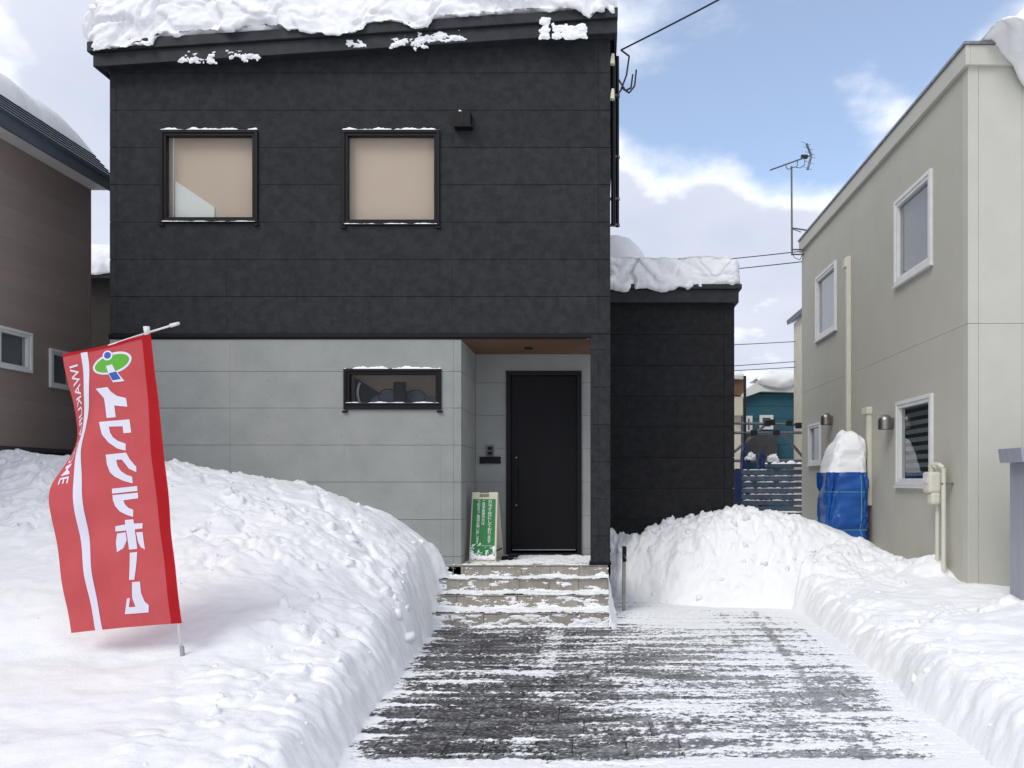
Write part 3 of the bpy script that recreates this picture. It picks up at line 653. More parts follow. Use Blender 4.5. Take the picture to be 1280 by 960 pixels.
# roof snow: crusty thick slab with a ragged drooping lip
def snow_lip(name, A, Bp, depth, hfun, dfun, label, seed, res=.022, bulge=.06, round_ends=(.25, .25), amp=.05, smooth_top=True, lift=0, mat='snow'):
    A = np.array(A, float); Bp = np.array(Bp, float); Ln = np.linalg.norm(Bp-A); ux = (Bp-A)/Ln
    up = np.array([0, 0, 1.]); inn = np.cross(up, ux); inn /= np.linalg.norm(inn); 
    n = int(Ln/res); u = np.linspace(0, Ln, n)
    h = hfun(u); dr = dfun(u)
    e = np.ones(n)
    if round_ends[0]: e *= np.clip(u/round_ends[0], 0, 1)
    if round_ends[1]: e *= np.clip((Ln-u)/round_ends[1], 0, 1)
    e = np.sqrt(np.clip(1-(1-e)**2, 0, 1))
    K1, K2, K3 = 5, int(max(hfun(u))/res)+4, 26
    P = np.zeros((n, K1+K2+K3, 3))
    for i in range(n):
        hh = h[i]*(.25+.75*e[i])
        pts = []
        for k in range(K1): t = k/K1; pts.append((.10*(1-t)-.02, -dr[i]*t*1.0-.0))
        for k in range(K2):
            t = k/(K2-1); z = -dr[i]+(hh+dr[i])*t
            pts.append((-.02-bulge*math.sin(math.pi*min(1, t*1.05))-.02, z))
        for k in range(K3):
            t = (k+1)/K3; pts.append((-.04+(depth+.04)*t**1.4, hh+.10*math.sin(min(1, t*1.5)*math.pi/2)*h[i]))
        a = np.array(pts); P[i] = A+ux*u[i]+inn*(a[:, :1])+up*a[:, 1:]
        if round_ends[0] or round_ends[1]: P[i] += inn*(1-e[i])*.12
    arc = np.cumsum(np.r_[0, np.full(K1+K2-1, res), np.linspace(res, depth/K3*1.4, K3)])
    S, T = np.meshgrid(u, arc, indexing='ij')
    du = np.gradient(P, axis=0); dv = np.gradient(P, axis=1); nn = np.cross(du, dv); nn /= np.linalg.norm(nn, axis=-1, keepdims=True)+1e-9
    if nn[n//2, K1+K2//2]@inn > 0: nn = -nn
    fr = np.ones(K1+K2+K3); fr[K1+K2:] = np.linspace(.8, .35, K3)
    d = (lumps(S*1.5, T*1.9, seed)-.35)*amp*1.9+(lumps(S*4.5, T*5, seed+3)-.4)*amp*.45*sstep(-.1, .3, fbm(S*1.2, T*2, seed+8, 3))+fbm(S*6, T*6, seed+5, 4, .55)*amp*.22
    P += nn*(d*fr)[..., None]
    P[..., 2] += lift
    me = grid_mesh(name, P)
    bm = bmesh.new(); bm.from_mesh(me)
    be = [e_ for e_ in bm.edges if e_.is_boundary]
    bmesh.ops.holes_fill(bm, edges=be, sides=0) if False else None
    # close the two ends with a fan
    for ring_i in (0, n-1):
        pass
    bm.to_mesh(me); bm.free()
    # end caps
    v0 = len(me.vertices)
    o = link(name, me, M[mat])
    if label: tag(o, label, 'snow')
    return o
def H1(u):
    return .50+.12*fbm(u*.9, u*0, 61, 3)+.25*sstep(0, .8, u)
def D1(u):
    px = 112+u/5.7*660
    base = np.interp(px, [112, 118, 198, 204, 360, 366, 415, 440, 462, 466, 510, 520, 545, 550, 680, 700, 705, 735, 745, 765], [.10, .13, .12, .0, -.01, .03, .12, .14, .10, .03, .02, .12, .10, .0, -.01, .0, .02, .02, .12, .02])
    return base+.02*fbm(u*8, u*0, 66, 4)
ze = rl(xl, .235)
snow_lip('roof_snow', (xl-.06, fy-.03, ze+.003), (xr-.02, fy-.03, rl(xr, .235)+.003), 6.6, H1, D1, 'thick crusty snow slab overhanging the eave of the charcoal house', 600, .02, .03, (.3, .12), .065)
snow_lip('roof_snow', (XR+.005, Y2-.10, zf+.238), (wr+.045, Y2-.10, zf+.238), 3.2, lambda u: .36+.03*fbm(u*2, u*0, 71, 3), lambda u: .03+.05*np.clip(fbm(u*2.2, u*0, 72, 4)+.3, 0, 1), 'block of snow on the flat roof of the low rear wing', 700, .012, .02, (.02, .10), .05)
# smooth drift behind it
def dome(name, c, r, label, seed, n=48, flat=.35, amp=.02, power=2.6):
    th = np.linspace(0, 2*np.pi, n+1); ph = np.linspace(0, np.pi/2, n//2)
    T, Pp = np.meshgrid(th, ph, indexing='ij')
    ca, sa = np.cos(T), np.sin(T); cp, sp = np.cos(Pp), np.sin(Pp)
    e = 2/power; f = lambda a: np.sign(a)*np.abs(a)**e
    x = f(ca)*cp**e; y = f(sa)*cp**e; z = sp**e
    d = 1+amp*fbm(x*3+seed, y*3+z*2, seed, 4)
    P = np.stack([c[0]+x*r[0]*d, c[1]+y*r[1]*d, c[2]+z*r[2]*d], -1)
    o = link(name, grid_mesh(name, P), M['snow']); 
    if label: tag(o, label, 'snow')
    return o
dome('snow_drift', (.20, 12.6, zf+.2), (.72, .9, zat(287, 12.1)-zf-.2), 'smooth rounded snow drift behind the snow block on the rear wing roof', 81)

# ================================================================== ENTRANCE STEPS
steps = thing('entrance_steps', 'beige stone entrance steps dusted with snow below the black door', 'steps', (-.75, 8.2, 0))
ysf = [7.83, 8.08, 8.31, 8.50]; zs = [.145, .29, .425, ZP]; sx0, sx1 = -1.80, .115
for i in range(4):
    zlo = zs[i-1] if i else 0
    back = Y1+.1 if i == 3 else ysf[i+1]+.05
    MB().box(sx0+.01, sx1-.008, ysf[i]+.014, back, zlo-.02 if i else -.04, zs[i]-.014).build('step', M['tilejoint'], steps)
    n = 6; wd = (sx1-sx0)/n; off = 0
    sh = {}
    for k in range(n):
        a = sx0+k*wd
        MB().box(a+.002, a+wd-.002, ysf[i], ysf[i]+.013, zlo+.002, zs[i]-.018).build('riser_tile', M['tile'], steps, bevel=.002)
        nb = 3 if i == 3 else 1
        yb = Y1+.02 if i == 3 else ysf[i+1]-.002
        for j in range(nb):
            ya = ysf[i]-.006+j*(yb-ysf[i]+.006)/nb; yc = ysf[i]-.006+(j+1)*(yb-ysf[i]+.006)/nb
            MB().box(a+.002, a+wd-.002, ya+.001, yc-.002, zs[i]-.0135, zs[i]).build('tread_tile', M['tile'], steps, bevel=.002)
    # snow left on tread and riser
    y0_, y1_ = ysf[i]-.006, (Y1-.03 if i == 3 else ysf[i+1])
    bare = {0: .15, 1: .22, 2: .25, 3: .05}[i]
    hf = lambda U, V: np.minimum(.022, (fbm(U*5, V*9, 500+i, 6, .72)*.8+bare+.5*sstep(y0_, y1_, V)-.9*sstep(y0_+.02, y0_-.006, V)*(i == 3))*.018+.004*lumps(U*25, V*25, 510))
    relief('tread_snow', BUP, sx0, sx1+.005, y0_, y1_, .008, hf, M['snow'], steps, zs[i])
    mr_ = {0: -.12, 1: -.28, 2: -.5, 3: -.58}[i]
    hf2 = lambda U, V: np.minimum(.012, (fbm(U*4, V*14, 520+i, 6, .75)*.8+mr_+.55*sstep(.05, .0, V-zlo)+(.4 if i < 2 else .25)*sstep(-.5, .1, U)*sstep(zs[i], zlo, V)+.45*sstep(-1.5, -1.7, U))*.014)
    relief('riser_snow', FRONT(ysf[i]), sx0, sx1, zlo, zs[i]-.014, .006, hf2, M['snow'], steps, .0005)
# snow pushed against the right side of the steps
cols = np.linspace(0, 1, 60); rr = np.linspace(0, 1, 24)
A, Bq = np.meshgrid(cols, rr, indexing='ij')
yy = 7.72+A*1.0; topz = np.interp(yy, [7.72, 7.83, 8.08, 8.31, 8.5, 8.72], [.02, .13, .27, .40, .5, .5])
ss = np.stack([sx1+.002+Bq*.10*(1+.4*fbm(yy*4, Bq*2, 531, 3)), yy, topz*(1-Bq)**1.7+.02*(fbm(yy*9, Bq*5, 533, 4))-.012*Bq], -1)
tag(link('side_snow', grid_mesh('side_snow', ss), M['snow']), 'small ridge of snow pushed against the right side of the steps', 'snow')

# A-board sign
sg = thing('a_board_sign', 'cream A-board sign with green notice panel on the porch', 'sign', at(604, 703, 8.72))
yb, yt = 8.70, 8.84; zb, zt = ZP+.005, ZP+.80
bl_, br_ = xat(586, yb), xat(620, yb)+.0; tl_, tr_ = xat(590.5, yt)-.002, xat(621.5, yt)+.006
def sp(a, b, off=0.0):
    "a across 0..1, b up 0..1 on the sign face"
    lo = Vector((bl_, yb, zb)).lerp(Vector((br_, yb, zb)), a); hi = Vector((tl_, yt, zt)).lerp(Vector((tr_, yt, zt)), a)
    p = lo.lerp(hi, b); return p+Vector((0, -.985, .17))*off
def splate(m, a0, a1, b0, b1, o0, o1):
    m.add([sp(a, b, o) for o in (o0, o1) for a, b in ((a0, b0), (a1, b0), (a1, b1), (a0, b1))], [(3, 2, 1, 0), (4, 5, 6, 7), (0, 1, 5, 4), (1, 2, 6, 5), (2, 3, 7, 6), (3, 0, 4, 7)])
m = MB()
splate(m, 0, 1, 0, .035, -.03, 0); splate(m, 0, .22, .035, .055, -.03, 0); splate(m, .72, 1, .035, .055, -.03, 0); splate(m, 0, 1, .055, .93, -.03, 0)
splate(m, 0, .30, .93, 1, -.03, 0); splate(m, .66, 1, .93, 1, -.03, 0); splate(m, .30, .66, .975, .99, -.03, 0)
m.build('front_leaf', M['cream'], sg, bevel=.002)
m = MB(); splate(m, .05, .93, .10, .90, .001, .004); gp = m.build('notice_panel', M['green'], sg)
m = MB()
bk = [Vector((bl_+.03, 9.10, zb)), Vector((br_+.035, 9.10, zb)), Vector((tr_, yt+.035, zt-.01)), Vector((tl_, yt+.035, zt-.01))]
m.add(bk+[p+Vector((0, .03, 0)) for p in bk], [(3, 2, 1, 0), (4, 5, 6, 7), (0, 1, 5, 4), (1, 2, 6, 5), (2, 3, 7, 6), (3, 0, 4, 7)]); m.build('rear_leaf', M['cream'], sg, bevel=.002)
m = MB(); m.tube([sp(.98, .16, -.03), Vector((br_+.02, 9.06, zb+.13))], .008); m.build('stay', M['black'], sg)
m = MB(); m.box(br_+.03, br_+.16, 8.95, 9.07, ZP+.001, ZP+.05); m.box(br_+.10, br_+.22, 9.0, 9.05, ZP+.03, ZP+.075); m.build('weight', M['black'], sg, bevel=.012)
def text_mesh(body, size, align='CENTER'):
    cu = bpy.data.curves.new('t', 'FONT'); cu.body = body; cu.size = size; cu.align_x = align; cu.space_line = .93; cu.offset = .008
    o = bpy.data.objects.new('t', cu); C.objects.link(o); bpy.context.view_layer.update()
    me = bpy.data.meshes.new_from_object(o.evaluated_get(bpy.context.evaluated_depsgraph_get())); bpy.data.objects.remove(o); return me
def put_text(chars, a, btop, hgt, parent):
    me = text_mesh('\n'.join(chars), 1.0); H = len(chars)*.93; sw = (br_-bl_); shh = (zt-zb)
    k = hgt*shh/H
    co = [v.co.copy() for v in me.vertices]
    for v, c_ in zip(me.vertices, co): v.co = sp(a+c_.x*k*1.05/sw, btop+(c_.y-.75)*k/shh, .0055)
    link('lettering', me, M['white'], parent)
put_text('只今不在にしております', .72, .885, .62, gp)
put_text('ご見学希望の方は', .47, .885, .36, gp)
put_text('下記までご連絡お願い致します', .28, .885, .62, gp)
m = MB(); splate(m, .42, .88, .232, .236, .0045, .006); m.build('rule_line', M['white'], gp)
SB = (sp(0, 0), (sp(1, 0)-sp(0, 0)).normalized(), (sp(.5, 1)-sp(.5, 0)).normalized(), Vector((0, -.985, .17)))
relief('sign_snow', SB, .01, .30, .03, .24, .005, lambda U, V: np.minimum(.012, (fbm(U*16, V*16, 541, 5, .6)*.9-.22+.9*sstep(.12, .04, V)-.5*sstep(.15, .24, V)-.6*sstep(.05, .035, V))*.02), M['snow'], sg, .005)

# ================================================================== BANNER
YF = 4.73
ban = thing('banner_flag', 'red vertical banner with white mirrored lettering leaning in the left snow bank', 'banner', at(229, 832, YF))
Tt = np.linspace(0, 1, 11)
Rx = [188, 192, 197, 200, 204, 208, 212, 215, 219, 223, 227]; Ry = [417, 455, 491, 527, 563, 599, 635, 671, 707, 743, 779]
Sx = [102, 106, 104, 97, 92, 97, 104, 110, 116, 122, 129]; Sy = [437, 466, 500, 534, 567, 606, 644, 680, 716, 751, 786]
Lx = [79, 84.5, 88, 85, 74, 67, 72, 78, 83.5, 89, 93.5]; Ly = [443, 476, 512, 546, 578, 611, 650, 686, 720, 756, 790]
SS = .79
def cr(t, ys):
    f = t*10; i = int(min(max(math.floor(f), 0), 9)); x = f-i
    p0, p1, p2, p3 = ys[max(i-1, 0)], ys[i], ys[i+1], ys[min(i+2, 10)]
    return .5*((2*p1)+(-p0+p2)*x+(2*p0-5*p1+4*p2-p3)*x*x+(-p0+3*p1-3*p2+p3)*x**3)
def fpx(s, t):
    r, q, l = (cr(t, Rx), cr(t, Ry)), (cr(t, Sx), cr(t, Sy)), (cr(t, Lx), cr(t, Ly))
    if s < SS: k = s/SS; return (r[0]+(q[0]-r[0])*k, r[1]+(q[1]-r[1])*k)
    k = (s-SS)/(1-SS); return (q[0]+(l[0]-q[0])*k, q[1]+(l[1]-q[1])*k)
def fdep(s, t):
    d = .035*math.sin(s*3.0+t*2.2)*s+.012*math.sin(t*9+s*4)*s+.10*math.exp(-((t-.33)/.16)**2)*sstep(.55, 1.0, np.array(s))-.05*math.exp(-((t-.52)/.1)**2)*sstep(.6, 1, np.array(s))
    d = float(d)+.006*math.sin(s*23+t*7)*math.exp(-((t-.75)/.25)**2)+.005*math.sin(t*31-s*9)*math.exp(-((s-.75)/.3)**2)
    return d+.003*math.sin(t*26+s*3)+.0025*math.sin(s*19+t*4)
def fp(s, t, off=0):
    x, y = fpx(s, t); p = at(x, y, YF); p.y += fdep(s, t)-off; return p
def inv(px, py):
    s, t = .4, (py-420)/360
    for _ in range(12):
        x, y = fpx(s, t); e = 1e-3; x1, y1 = fpx(s+e, t); x2, y2 = fpx(s, t+e)
        a, b, c, d = (x1-x)/e, (x2-x)/e, (y1-y)/e, (y2-y)/e; D = a*d-b*c
        if abs(D) < 1e-6: break
        dx, dy = px-x, py-y; s += .9*(d*dx-b*dy)/D; t += .9*(a*dy-c*dx)/D
        s = min(max(s, -.05), 1.05); t = min(max(t, -.05), 1.05)
    return s, t
P = np.array([[fp(s, t) for t in np.linspace(0, 1, 91)] for s in np.linspace(0, 1, 41)])
o = link('cloth', grid_mesh('cloth', P), M['red'], ban); cl = o
def band(name, s0, s1, t0, t1, mat, off, n=12, nn=80):
    Pq = np.array([[fp(s, t, off) for t in np.linspace(t0, t1, nn)] for s in np.linspace(s0, s1, n)]); return link(name, grid_mesh(name, Pq), mat, cl)
band('sleeve', -.005, .105, .0, 1.0, M['red2'], .004, 6)
band('hem', .105, 1.0, 0, .016, M['red2'], .0035, 60, 5)
band('stripe', SS-.035, SS+.03, 0, 1, M['print_white'], .003, 6, 160)
def poly_on(name, pts, mat, off, ox=50, oy=390, k=4.57, sub=1, parent=None):
    bm = bmesh.new()
    vv_ = [bm.verts.new((ox+x/k, oy+y/k, 0)) for x, y in pts]
    for tri in tessellate_polygon([[v.co for v in vv_]]): bm.faces.new([vv_[i] for i in tri])
    for _ in range(2): bmesh.ops.subdivide_edges(bm, edges=[e for e in bm.edges if e.calc_length() > 3], cuts=1); bmesh.ops.triangulate(bm, faces=bm.faces[:])
    for v in bm.verts: v.co = fp(*inv(v.co.x, v.co.y), off)
    me = bpy.data.meshes.new(name); bm.to_mesh(me); bm.free(); return link(name, me, mat, parent or cl)
def ell(cx, cy, rx, ry, a, n=36):
    ca, sa = math.cos(R(a)), math.sin(R(a)); return [(cx+rx*math.cos(t)*ca-ry*math.sin(t)*sa, cy+rx*math.cos(t)*sa+ry*math.sin(t)*ca) for t in [2*math.pi*i/n for i in range(n)]]
poly_on('emblem_outline', ell(406, 290, 118, 60, -17), M['print_white'], .003)
poly_on('emblem_outline', ell(375, 246, 29, 29, 0, 20), M['print_white'], .0044)
poly_on('emblem_outline', [(368, 318), (418, 322), (476, 393), (412, 401)], M['print_white'], .0038)
poly_on('emblem_oval', ell(404, 291, 104, 47, -17), M['print_green'], .0042)
poly_on('emblem_dot', ell(375, 245, 20, 20, 0, 20), M['print_blue'], .0046)
poly_on('emblem_bar', [(372, 307), (405, 297), (426, 338), (388, 349)], M['print_white'], .0050)
poly_on('emblem_bar', [(389, 350), (428, 339), (455, 381), (410, 389)], M['print_blue'], .0050)
W = M['print_white']
poly_on('letter', [(312, 437), (380, 428), (400, 455), (432, 478), (485, 490), (493, 540), (418, 533), (428, 600), (378, 605), (358, 490), (335, 465)], W, .003)
poly_on('letter', [(335, 628), (505, 612), (518, 688), (473, 692), (467, 652), (393, 655), (400, 690), (415, 715), (440, 735), (487, 752), (487, 792), (440, 780), (390, 745), (355, 700)], W, .003)
poly_on('letter', [(372, 815), (490, 803), (510, 840), (548, 885), (547, 915), (505, 895), (465, 842), (433, 845), (440, 880), (460, 910), (490, 930), (522, 940), (525, 979), (470, 964), (420, 939), (395, 914), (378, 870)], W, .003)
q2 = dict(oy=590)
poly_on('letter', [(407, 95), (550, 80), (552, 108), (408, 124)], W, .003, **q2)
poly_on('letter', [(410, 132), (555, 118), (557, 150), (470, 162), (480, 185), (500, 205), (530, 215), (530, 257), (490, 245), (450, 225), (425, 195), (412, 160)], W, .003, **q2)
poly_on('letter', [(480, 275), (530, 270), (535, 295), (585, 292), (585, 322), (538, 328), (548, 440), (503, 445), (488, 335), (430, 340), (430, 310), (482, 300)], W, .003, **q2)
poly_on('letter', [(440, 352), (485, 345), (490, 390), (475, 435), (442, 458), (435, 400)], W, .003, **q2)
poly_on('letter', [(545, 345), (585, 343), (588, 380), (596, 443), (570, 430), (555, 400)], W, .003, **q2)
poly_on('letter', [(507, 462), (547, 458), (540, 615), (514, 615)], W, .003, **q2)
poly_on('letter', [(530, 628), (570, 626), (578, 690), (598, 740), (620, 760), (620, 802), (493, 810), (507, 720), (523, 717), (517, 770), (552, 768), (535, 720)], W, .003, **q2)
me = text_mesh('IWAKURA HOME', 1.0, 'LEFT'); mxx = max(v.co.x for v in me.vertices)
for v in me.vertices:
    t = .055+v.co.x/mxx*.435; s = .865+v.co.y*.085/.72
    v.co = fp(s, t, .003)
link('small_lettering', me, W, cl)
# pole and cross bar
pt, pb = at(184.5, 410, YF+.02), at(230.5, 850, YF+.02)
MB().cyl(pb, pt, .0095, .0085, 12).build('pole', M['white_frame'], ban, smooth=True)
MB().cyl(at(229.0, 831, YF+.02), at(227.3, 808, YF+.02), .015, .013, 12).build('pole_joint', M['steel_pale'], ban, smooth=True)
m = MB(); m.cyl(at(84, 449, YF+.05), at(184, 416, YF+.012), .006, .006, 10); m.cyl(at(184, 416, YF+.012), at(222, 404.5, YF-.02), .006, .006, 10); m.build('cross_bar', M['white_frame'], ban, smooth=True)
MB().cyl(at(213, 407, YF-.017), at(224, 404, YF-.02), .012, .009, 10).build('bar_cap', M['white_frame'], ban, smooth=True)
MB().cyl(at(184.3, 419, YF+.01), at(183, 408.5, YF+.01), .017, .019, 12).build('bar_joint', M['white_frame'], ban, smooth=True)

# ================================================================== TAP POST
tp = thing('tap_post', 'short metal tap post standing in snow right of the steps', 'post', at(780, 736, 8.75))
xq = xat(780, 8.75)
MB().box(xq-.022, xq+.020, 8.72, 8.78, .0, zat(702, 8.75)).build('post_body', M['steel'], tp, bevel=.006)
MB().box(xq-.020, xq+.028, 8.715, 8.785, zat(702, 8.75)+.001, zat(683, 8.75)).build('post_cap', M['black'], tp, bevel=.006)
m = MB(); m.cyl((xq, 8.72, zat(694, 8.75)), (xq+.02, 8.66, zat(696, 8.75)), .012, .010); m.build('spout', M['steel'], tp)

# ================================================================== BEIGE HOUSE
XB, YB0, YB1 = 3.86, 8.0, 14.52
bh = thing('beige_house', 'beige stucco two-storey house with white windows on the right', 'house', (6, 10, 0))
LB = FACEL(XB)
def wl(px): return -XB*FPX/(px-PX)                    # u (= -y) of a pixel column on the side wall
def zl(px, py): return CH-(py-PY)*(XB*FPX/(px-PX))/FPX
ZT, ZM, ZBs = 5.80, 3.13, .33
BW = [(wl(1120), wl(1166), 4.0, 5.09), (wl(1021), wl(1046), 3.94, 5.05), (wl(1122), wl(1167), 1.43, 2.50), (wl(1012), wl(1026.5), 1.78, 2.50)]
bhol = [(a+.02, c-.02, d+.02, e-.02) for a, c, d, e in BW]
m = MB()
for a, c, d, e in cells(-YB1, -YB0-.14, ZBs, ZT+.1, bhol): m.box(a, c, d, e, -.14, -.018, LB)
m.box(XB+.018, 10, YB0+.018, YB0+.14, ZBs, ZT+.1); m.box(XB+.14, 10, YB1-.1, YB1, ZBs, ZT+.1); m.box(9.9, 10, YB0+.14, YB1-.1, ZBs, ZT+.1)
m.build('wall_core', M['joint'], bh)
MB().box(XB+.03, 9.9, YB0+.03, YB1-.03, 0, ZBs).build('foundation', M['concrete'], bh)
panel(bh, 'wall_panel', M['beige'], LB, -YB1, -YB0-.12, ZBs+.02, ZM-.0015, -.018, 0, bhol)
panel(bh, 'wall_panel', M['beige'], LB, -YB1, -YB0-.12, ZM+.0015, ZT+.05, -.018, 0, bhol)
for z0, z1 in ((ZBs+.02, ZM-.0015), (ZM+.0015, ZT+.05)):
    MB().box(XB-.003, XB+.105, YB0-.003, YB0+.118, z0, z1).build('corner_trim', M['beige_trim'], bh, bevel=.004)
    x = XB+.108; k = 0
    while x < 9.9:
        panel(bh, 'wall_panel', M['beige_trim'], FRONT(YB0), x, min(x+.453, 9.99), z0, z1, -.018, 0, ()); x += .455
m = MB(); m.box(-YB1, -YB0+.03, ZBs-.015, ZBs+.018, -.01, .022, LB); m.box(XB+.0, 9.99, ZBs-.015, ZBs+.018, -.01, .022, FRONT(YB0)); m.build('base_flashing', M['beige_trim'], bh)
m = MB(); m.box(-YB1-.02, -YB0+.05, ZT, ZT+.205, .0, .05, LB); m.box(XB+.001, 10, ZT, ZT+.205, .0, .05, FRONT(YB0)); m.build('fascia', M['beige_trim'], bh, bevel=.004)
m = MB(); m.box(-YB1-.03, -YB0+.07, ZT+.206, ZT+.235, -.1, .07, LB); m.box(XB+.1, 10, ZT+.206, ZT+.235, -.1, .07, FRONT(YB0)); m.build('roof_edge', M['galv'], bh)
MB().box(XB+.1, 9.9, YB0+.1, YB1, ZT+.11, ZT+.2).build('roof_deck', M['galv'], bh)
def room_b(u0, u1, v0, v1, dep, mat):
    m = MB(); x0 = XB+.15
    v = [(x, -u, z) for z in (v0-.3, v1+.2) for u in (u0-.4, u1+.4) for x in (x0, x0+dep)]
    m.add(v, [(0, 1, 3, 2), (4, 6, 7, 5), (1, 5, 7, 3), (0, 4, 5, 1), (2, 3, 7, 6)]); return m.build('room_wall', mat, bh)
for i, r in enumerate(BW):
    f = window(bh, LB, r, M['white_frame'], M['glass_grey'], fw=.075 if i != 3 else .06, out=.035, deep=-.06)
    room_b(*r, 1.2, M['darkroom'])
    m = MB(); m.box(r[0]-.02, r[1]+.02, r[2]-.03, r[2]-.002, 0, .05, LB); m.build('window_sill', M['white_frame'], f, bevel=.003)
# striped blind in the lower front window, added grey sheets give the upper panes a reflected tone
r = BW[2]
MB().box(r[0]+.06, r[1]-.06, r[2]+.06, r[3]-.06, -.10, -.09, LB).build('blind_backing', M['blind_dark'], bh)
for k in range(9):
    z = r[2]+.12+k*.105
    MB().box(r[0]+.10, r[1]-.09, z, z+.055, -.072, -.066, LB).build('blind_slat', M['blind'], bh)
MB().box(BW[0][0]+.09, BW[0][1]-.09, BW[0][2]+.09, BW[0][3]-.09, -.085, -.075, LB).build('pane_tone_sheet', M['blind'], bh)
MB().box(BW[1][0]+.09, BW[1][1]-.09, BW[1][2]+.09, BW[1][3]-.09, -.085, -.075, LB).build('pane_tone_sheet', M['blind'], bh)
# hooded vents
for px, py in ((1040, 524), (1116, 528)):
    u = wl(px); z = zl(px, py); y = -u
    cx_ = XB-.10; prof = [(.092, -.09), (.092, .02), (.086, .05), (.068, .078), (.042, .096), (.004, .104)]
    th = np.linspace(0, 2*np.pi, 25); Pv = np.array([[(cx_+r0*math.cos(t), y+r0*math.sin(t), z+z0) for r0, z0 in prof] for t in th])
    vh_ = link('vent_hood', grid_mesh('vent_hood', Pv), M['steel'], bh)
    MB().box(-y-.06, -y+.06, z-.07, z+.06, 0, .05, LB).build('vent_collar', M['steel'], vh_, bevel=.01)
# pipe covers
u = wl(1063); MB().box(u-.045, u+.045, zl(1063, 600), zl(1063, 321), 0, .065, LB).build('pipe_cover', M['pipe'], bh, bevel=.01)
MB().box(u-.12, u+.02, zl(1063, 334), zl(1063, 322), .005, .085, LB).build('pipe_elbow', M['pipe'], bh, bevel=.015)
u = wl(1089); MB().box(u-.04, u+.04, zl(1089, 632), zl(1089, 511), 0, .065, LB).build('pipe_cover', M['pipe'], bh, bevel=.01)
MB().box(u-.16, u+.06, zl(1089, 518), zl(1089, 509), 0, .085, LB).build('pipe_elbow', M['pipe'], bh, bevel=.012)
m = MB(); m.tube([Vector((XB-.05, -u+.02, zl(1089, 632))), Vector((XB-.08, -u+.06, zl(1089, 640))), Vector((XB-.07, -u+.12, zl(1089, 662)))], .02, 8); m.build('pipe_tail', M['cream'], bh)
# roof snow cornice on the beige house
tag(snow_lip('roof_snow', (XB+.12, YB0-.04, ZT+.24), (9.6, YB0-.04, ZT+.24), 5, lambda u: .02+.58*sstep(.05, .75, u), lambda u: -.03+.52*sstep(.03, .5, u), None, 800, .02, .42, (.4, 0), .02), 'heavy rounded snow cornice curling over the beige house roof edge', 'snow')
# gas meter
gm = thing('gas_meter', 'cream gas meter with twin pipes on the beige wall', 'meter', (XB, 8.75, .55))
GBf = LB; ya = XB*FPX/(1172-PX); 
def gp_(px, py, wout): 
    Yq = (XB-wout)*FPX/(px-PX); return Vector((XB-wout, Yq, CH-(py-PY)*Yq/FPX))
c = gp_(1165, 600, .17)
m = MB(); m.box(-c.y-.10, -c.y+.085, c.z-.14, c.z+.09, .09, .24, LB); m.build('meter_body', M['pipe'], gm, bevel=.03)
m = MB(); m.box(-c.y-.05, -c.y+.085, c.z-.27, c.z-.13, .10, .21, LB); m.build('meter_base', M['pipe'], gm, bevel=.03)
MB().box(-c.y-.06, -c.y+.05, c.z-.03, c.z+.04, .24, .246, LB).build('dial', M['white_frame'], gm)
y1q, y2q = c.y-.06, c.y+.02
m = MB(); m.tube([Vector((XB-.10, y2q, c.z-.26)), Vector((XB-.10, y2q, .28))], .024, 10); m.build('pipe', M['pipe'], gm, smooth=False)
m = MB(); m.tube([Vector((XB-.10, y1q-.07, .28)), Vector((XB-.10, y1q-.07, c.z+.13)), Vector((XB-.13, y1q-.02, c.z+.17)), Vector((XB-.15, y1q+.10, c.z+.17)), Vector((XB-.15, y1q+.10, c.z+.08))], .024, 10); m.build('pipe', M['pipe'], gm)
m = MB(); m.cyl((XB-.15, y2q+.03, c.z+.08), (XB-.15, y2q+.03, c.z+.17), .03, .03, 12); m.cyl((XB-.15, y2q+.08, c.z+.15), (XB-.15, y2q-.06, c.z+.15), .022, .022, 10); m.build('valve', M['pipe'], gm)
MB().box(-y1q+.05, -y1q+.09, c.z-.05, c.z-.03, 0, .13, LB).build('bracket', M['galv'], gm)
# little cone of snow round its foot
dome('snow_mound', (XB-.12, 8.62, .20), (.42, .50, .46), 'pointed snow mound around the gas pipe foot', 83, power=1.5, amp=.1)

# tarp-wrapped tank with snow cap
tk = thing('wrapped_tank', 'blue tarpaulin bundle tied with cord against the beige wall', 'tank', (3.45, 10.95, .3))
def wrap(c, hx_, hy_, z0, z1, seed, n=96, nz=60):
    th = np.linspace(0, 2*np.pi, n+1)[:-1]; zv = np.linspace(0, 1, nz); T, Zq = np.meshgrid(np.r_[th, th[0]], zv, indexing='ij')
    e = .28; f = lambda a: np.sign(a)*np.abs(a)**e
    x, y = f(np.cos(T)), f(np.sin(T)); 
    fold = fbm(np.cos(T)*2.3+Zq*1.4, np.sin(T)*2.3+Zq*3.3, seed, 5, .55); crease = np.abs(fbm(np.cos(T)*1.6-Zq*2.2, np.sin(T)*1.6+Zq*2.0, seed+7, 3))
    tie = np.exp(-((Zq-.42)/.02)**2)+np.exp(-((Zq-.80)/.02)**2)
    k = 1+.10*fold-.20*crease-.03*tie+.06*np.sin(Zq*2.6)
    return np.stack([c[0]+x*hx_*k, c[1]+y*hy_*k, z0+(z1-z0)*Zq+0*x], -1)
tz1 = zat(592, 10.8)
Pw = wrap((3.50, 10.98), .275, .30, .25, tz1+.02, 31)
link('tarpaulin', grid_mesh('tarpaulin', Pw), M['tarp'], tk)
Pt = Pw[:, -1]; ctr = np.array([3.50, 10.98, tz1+.03])
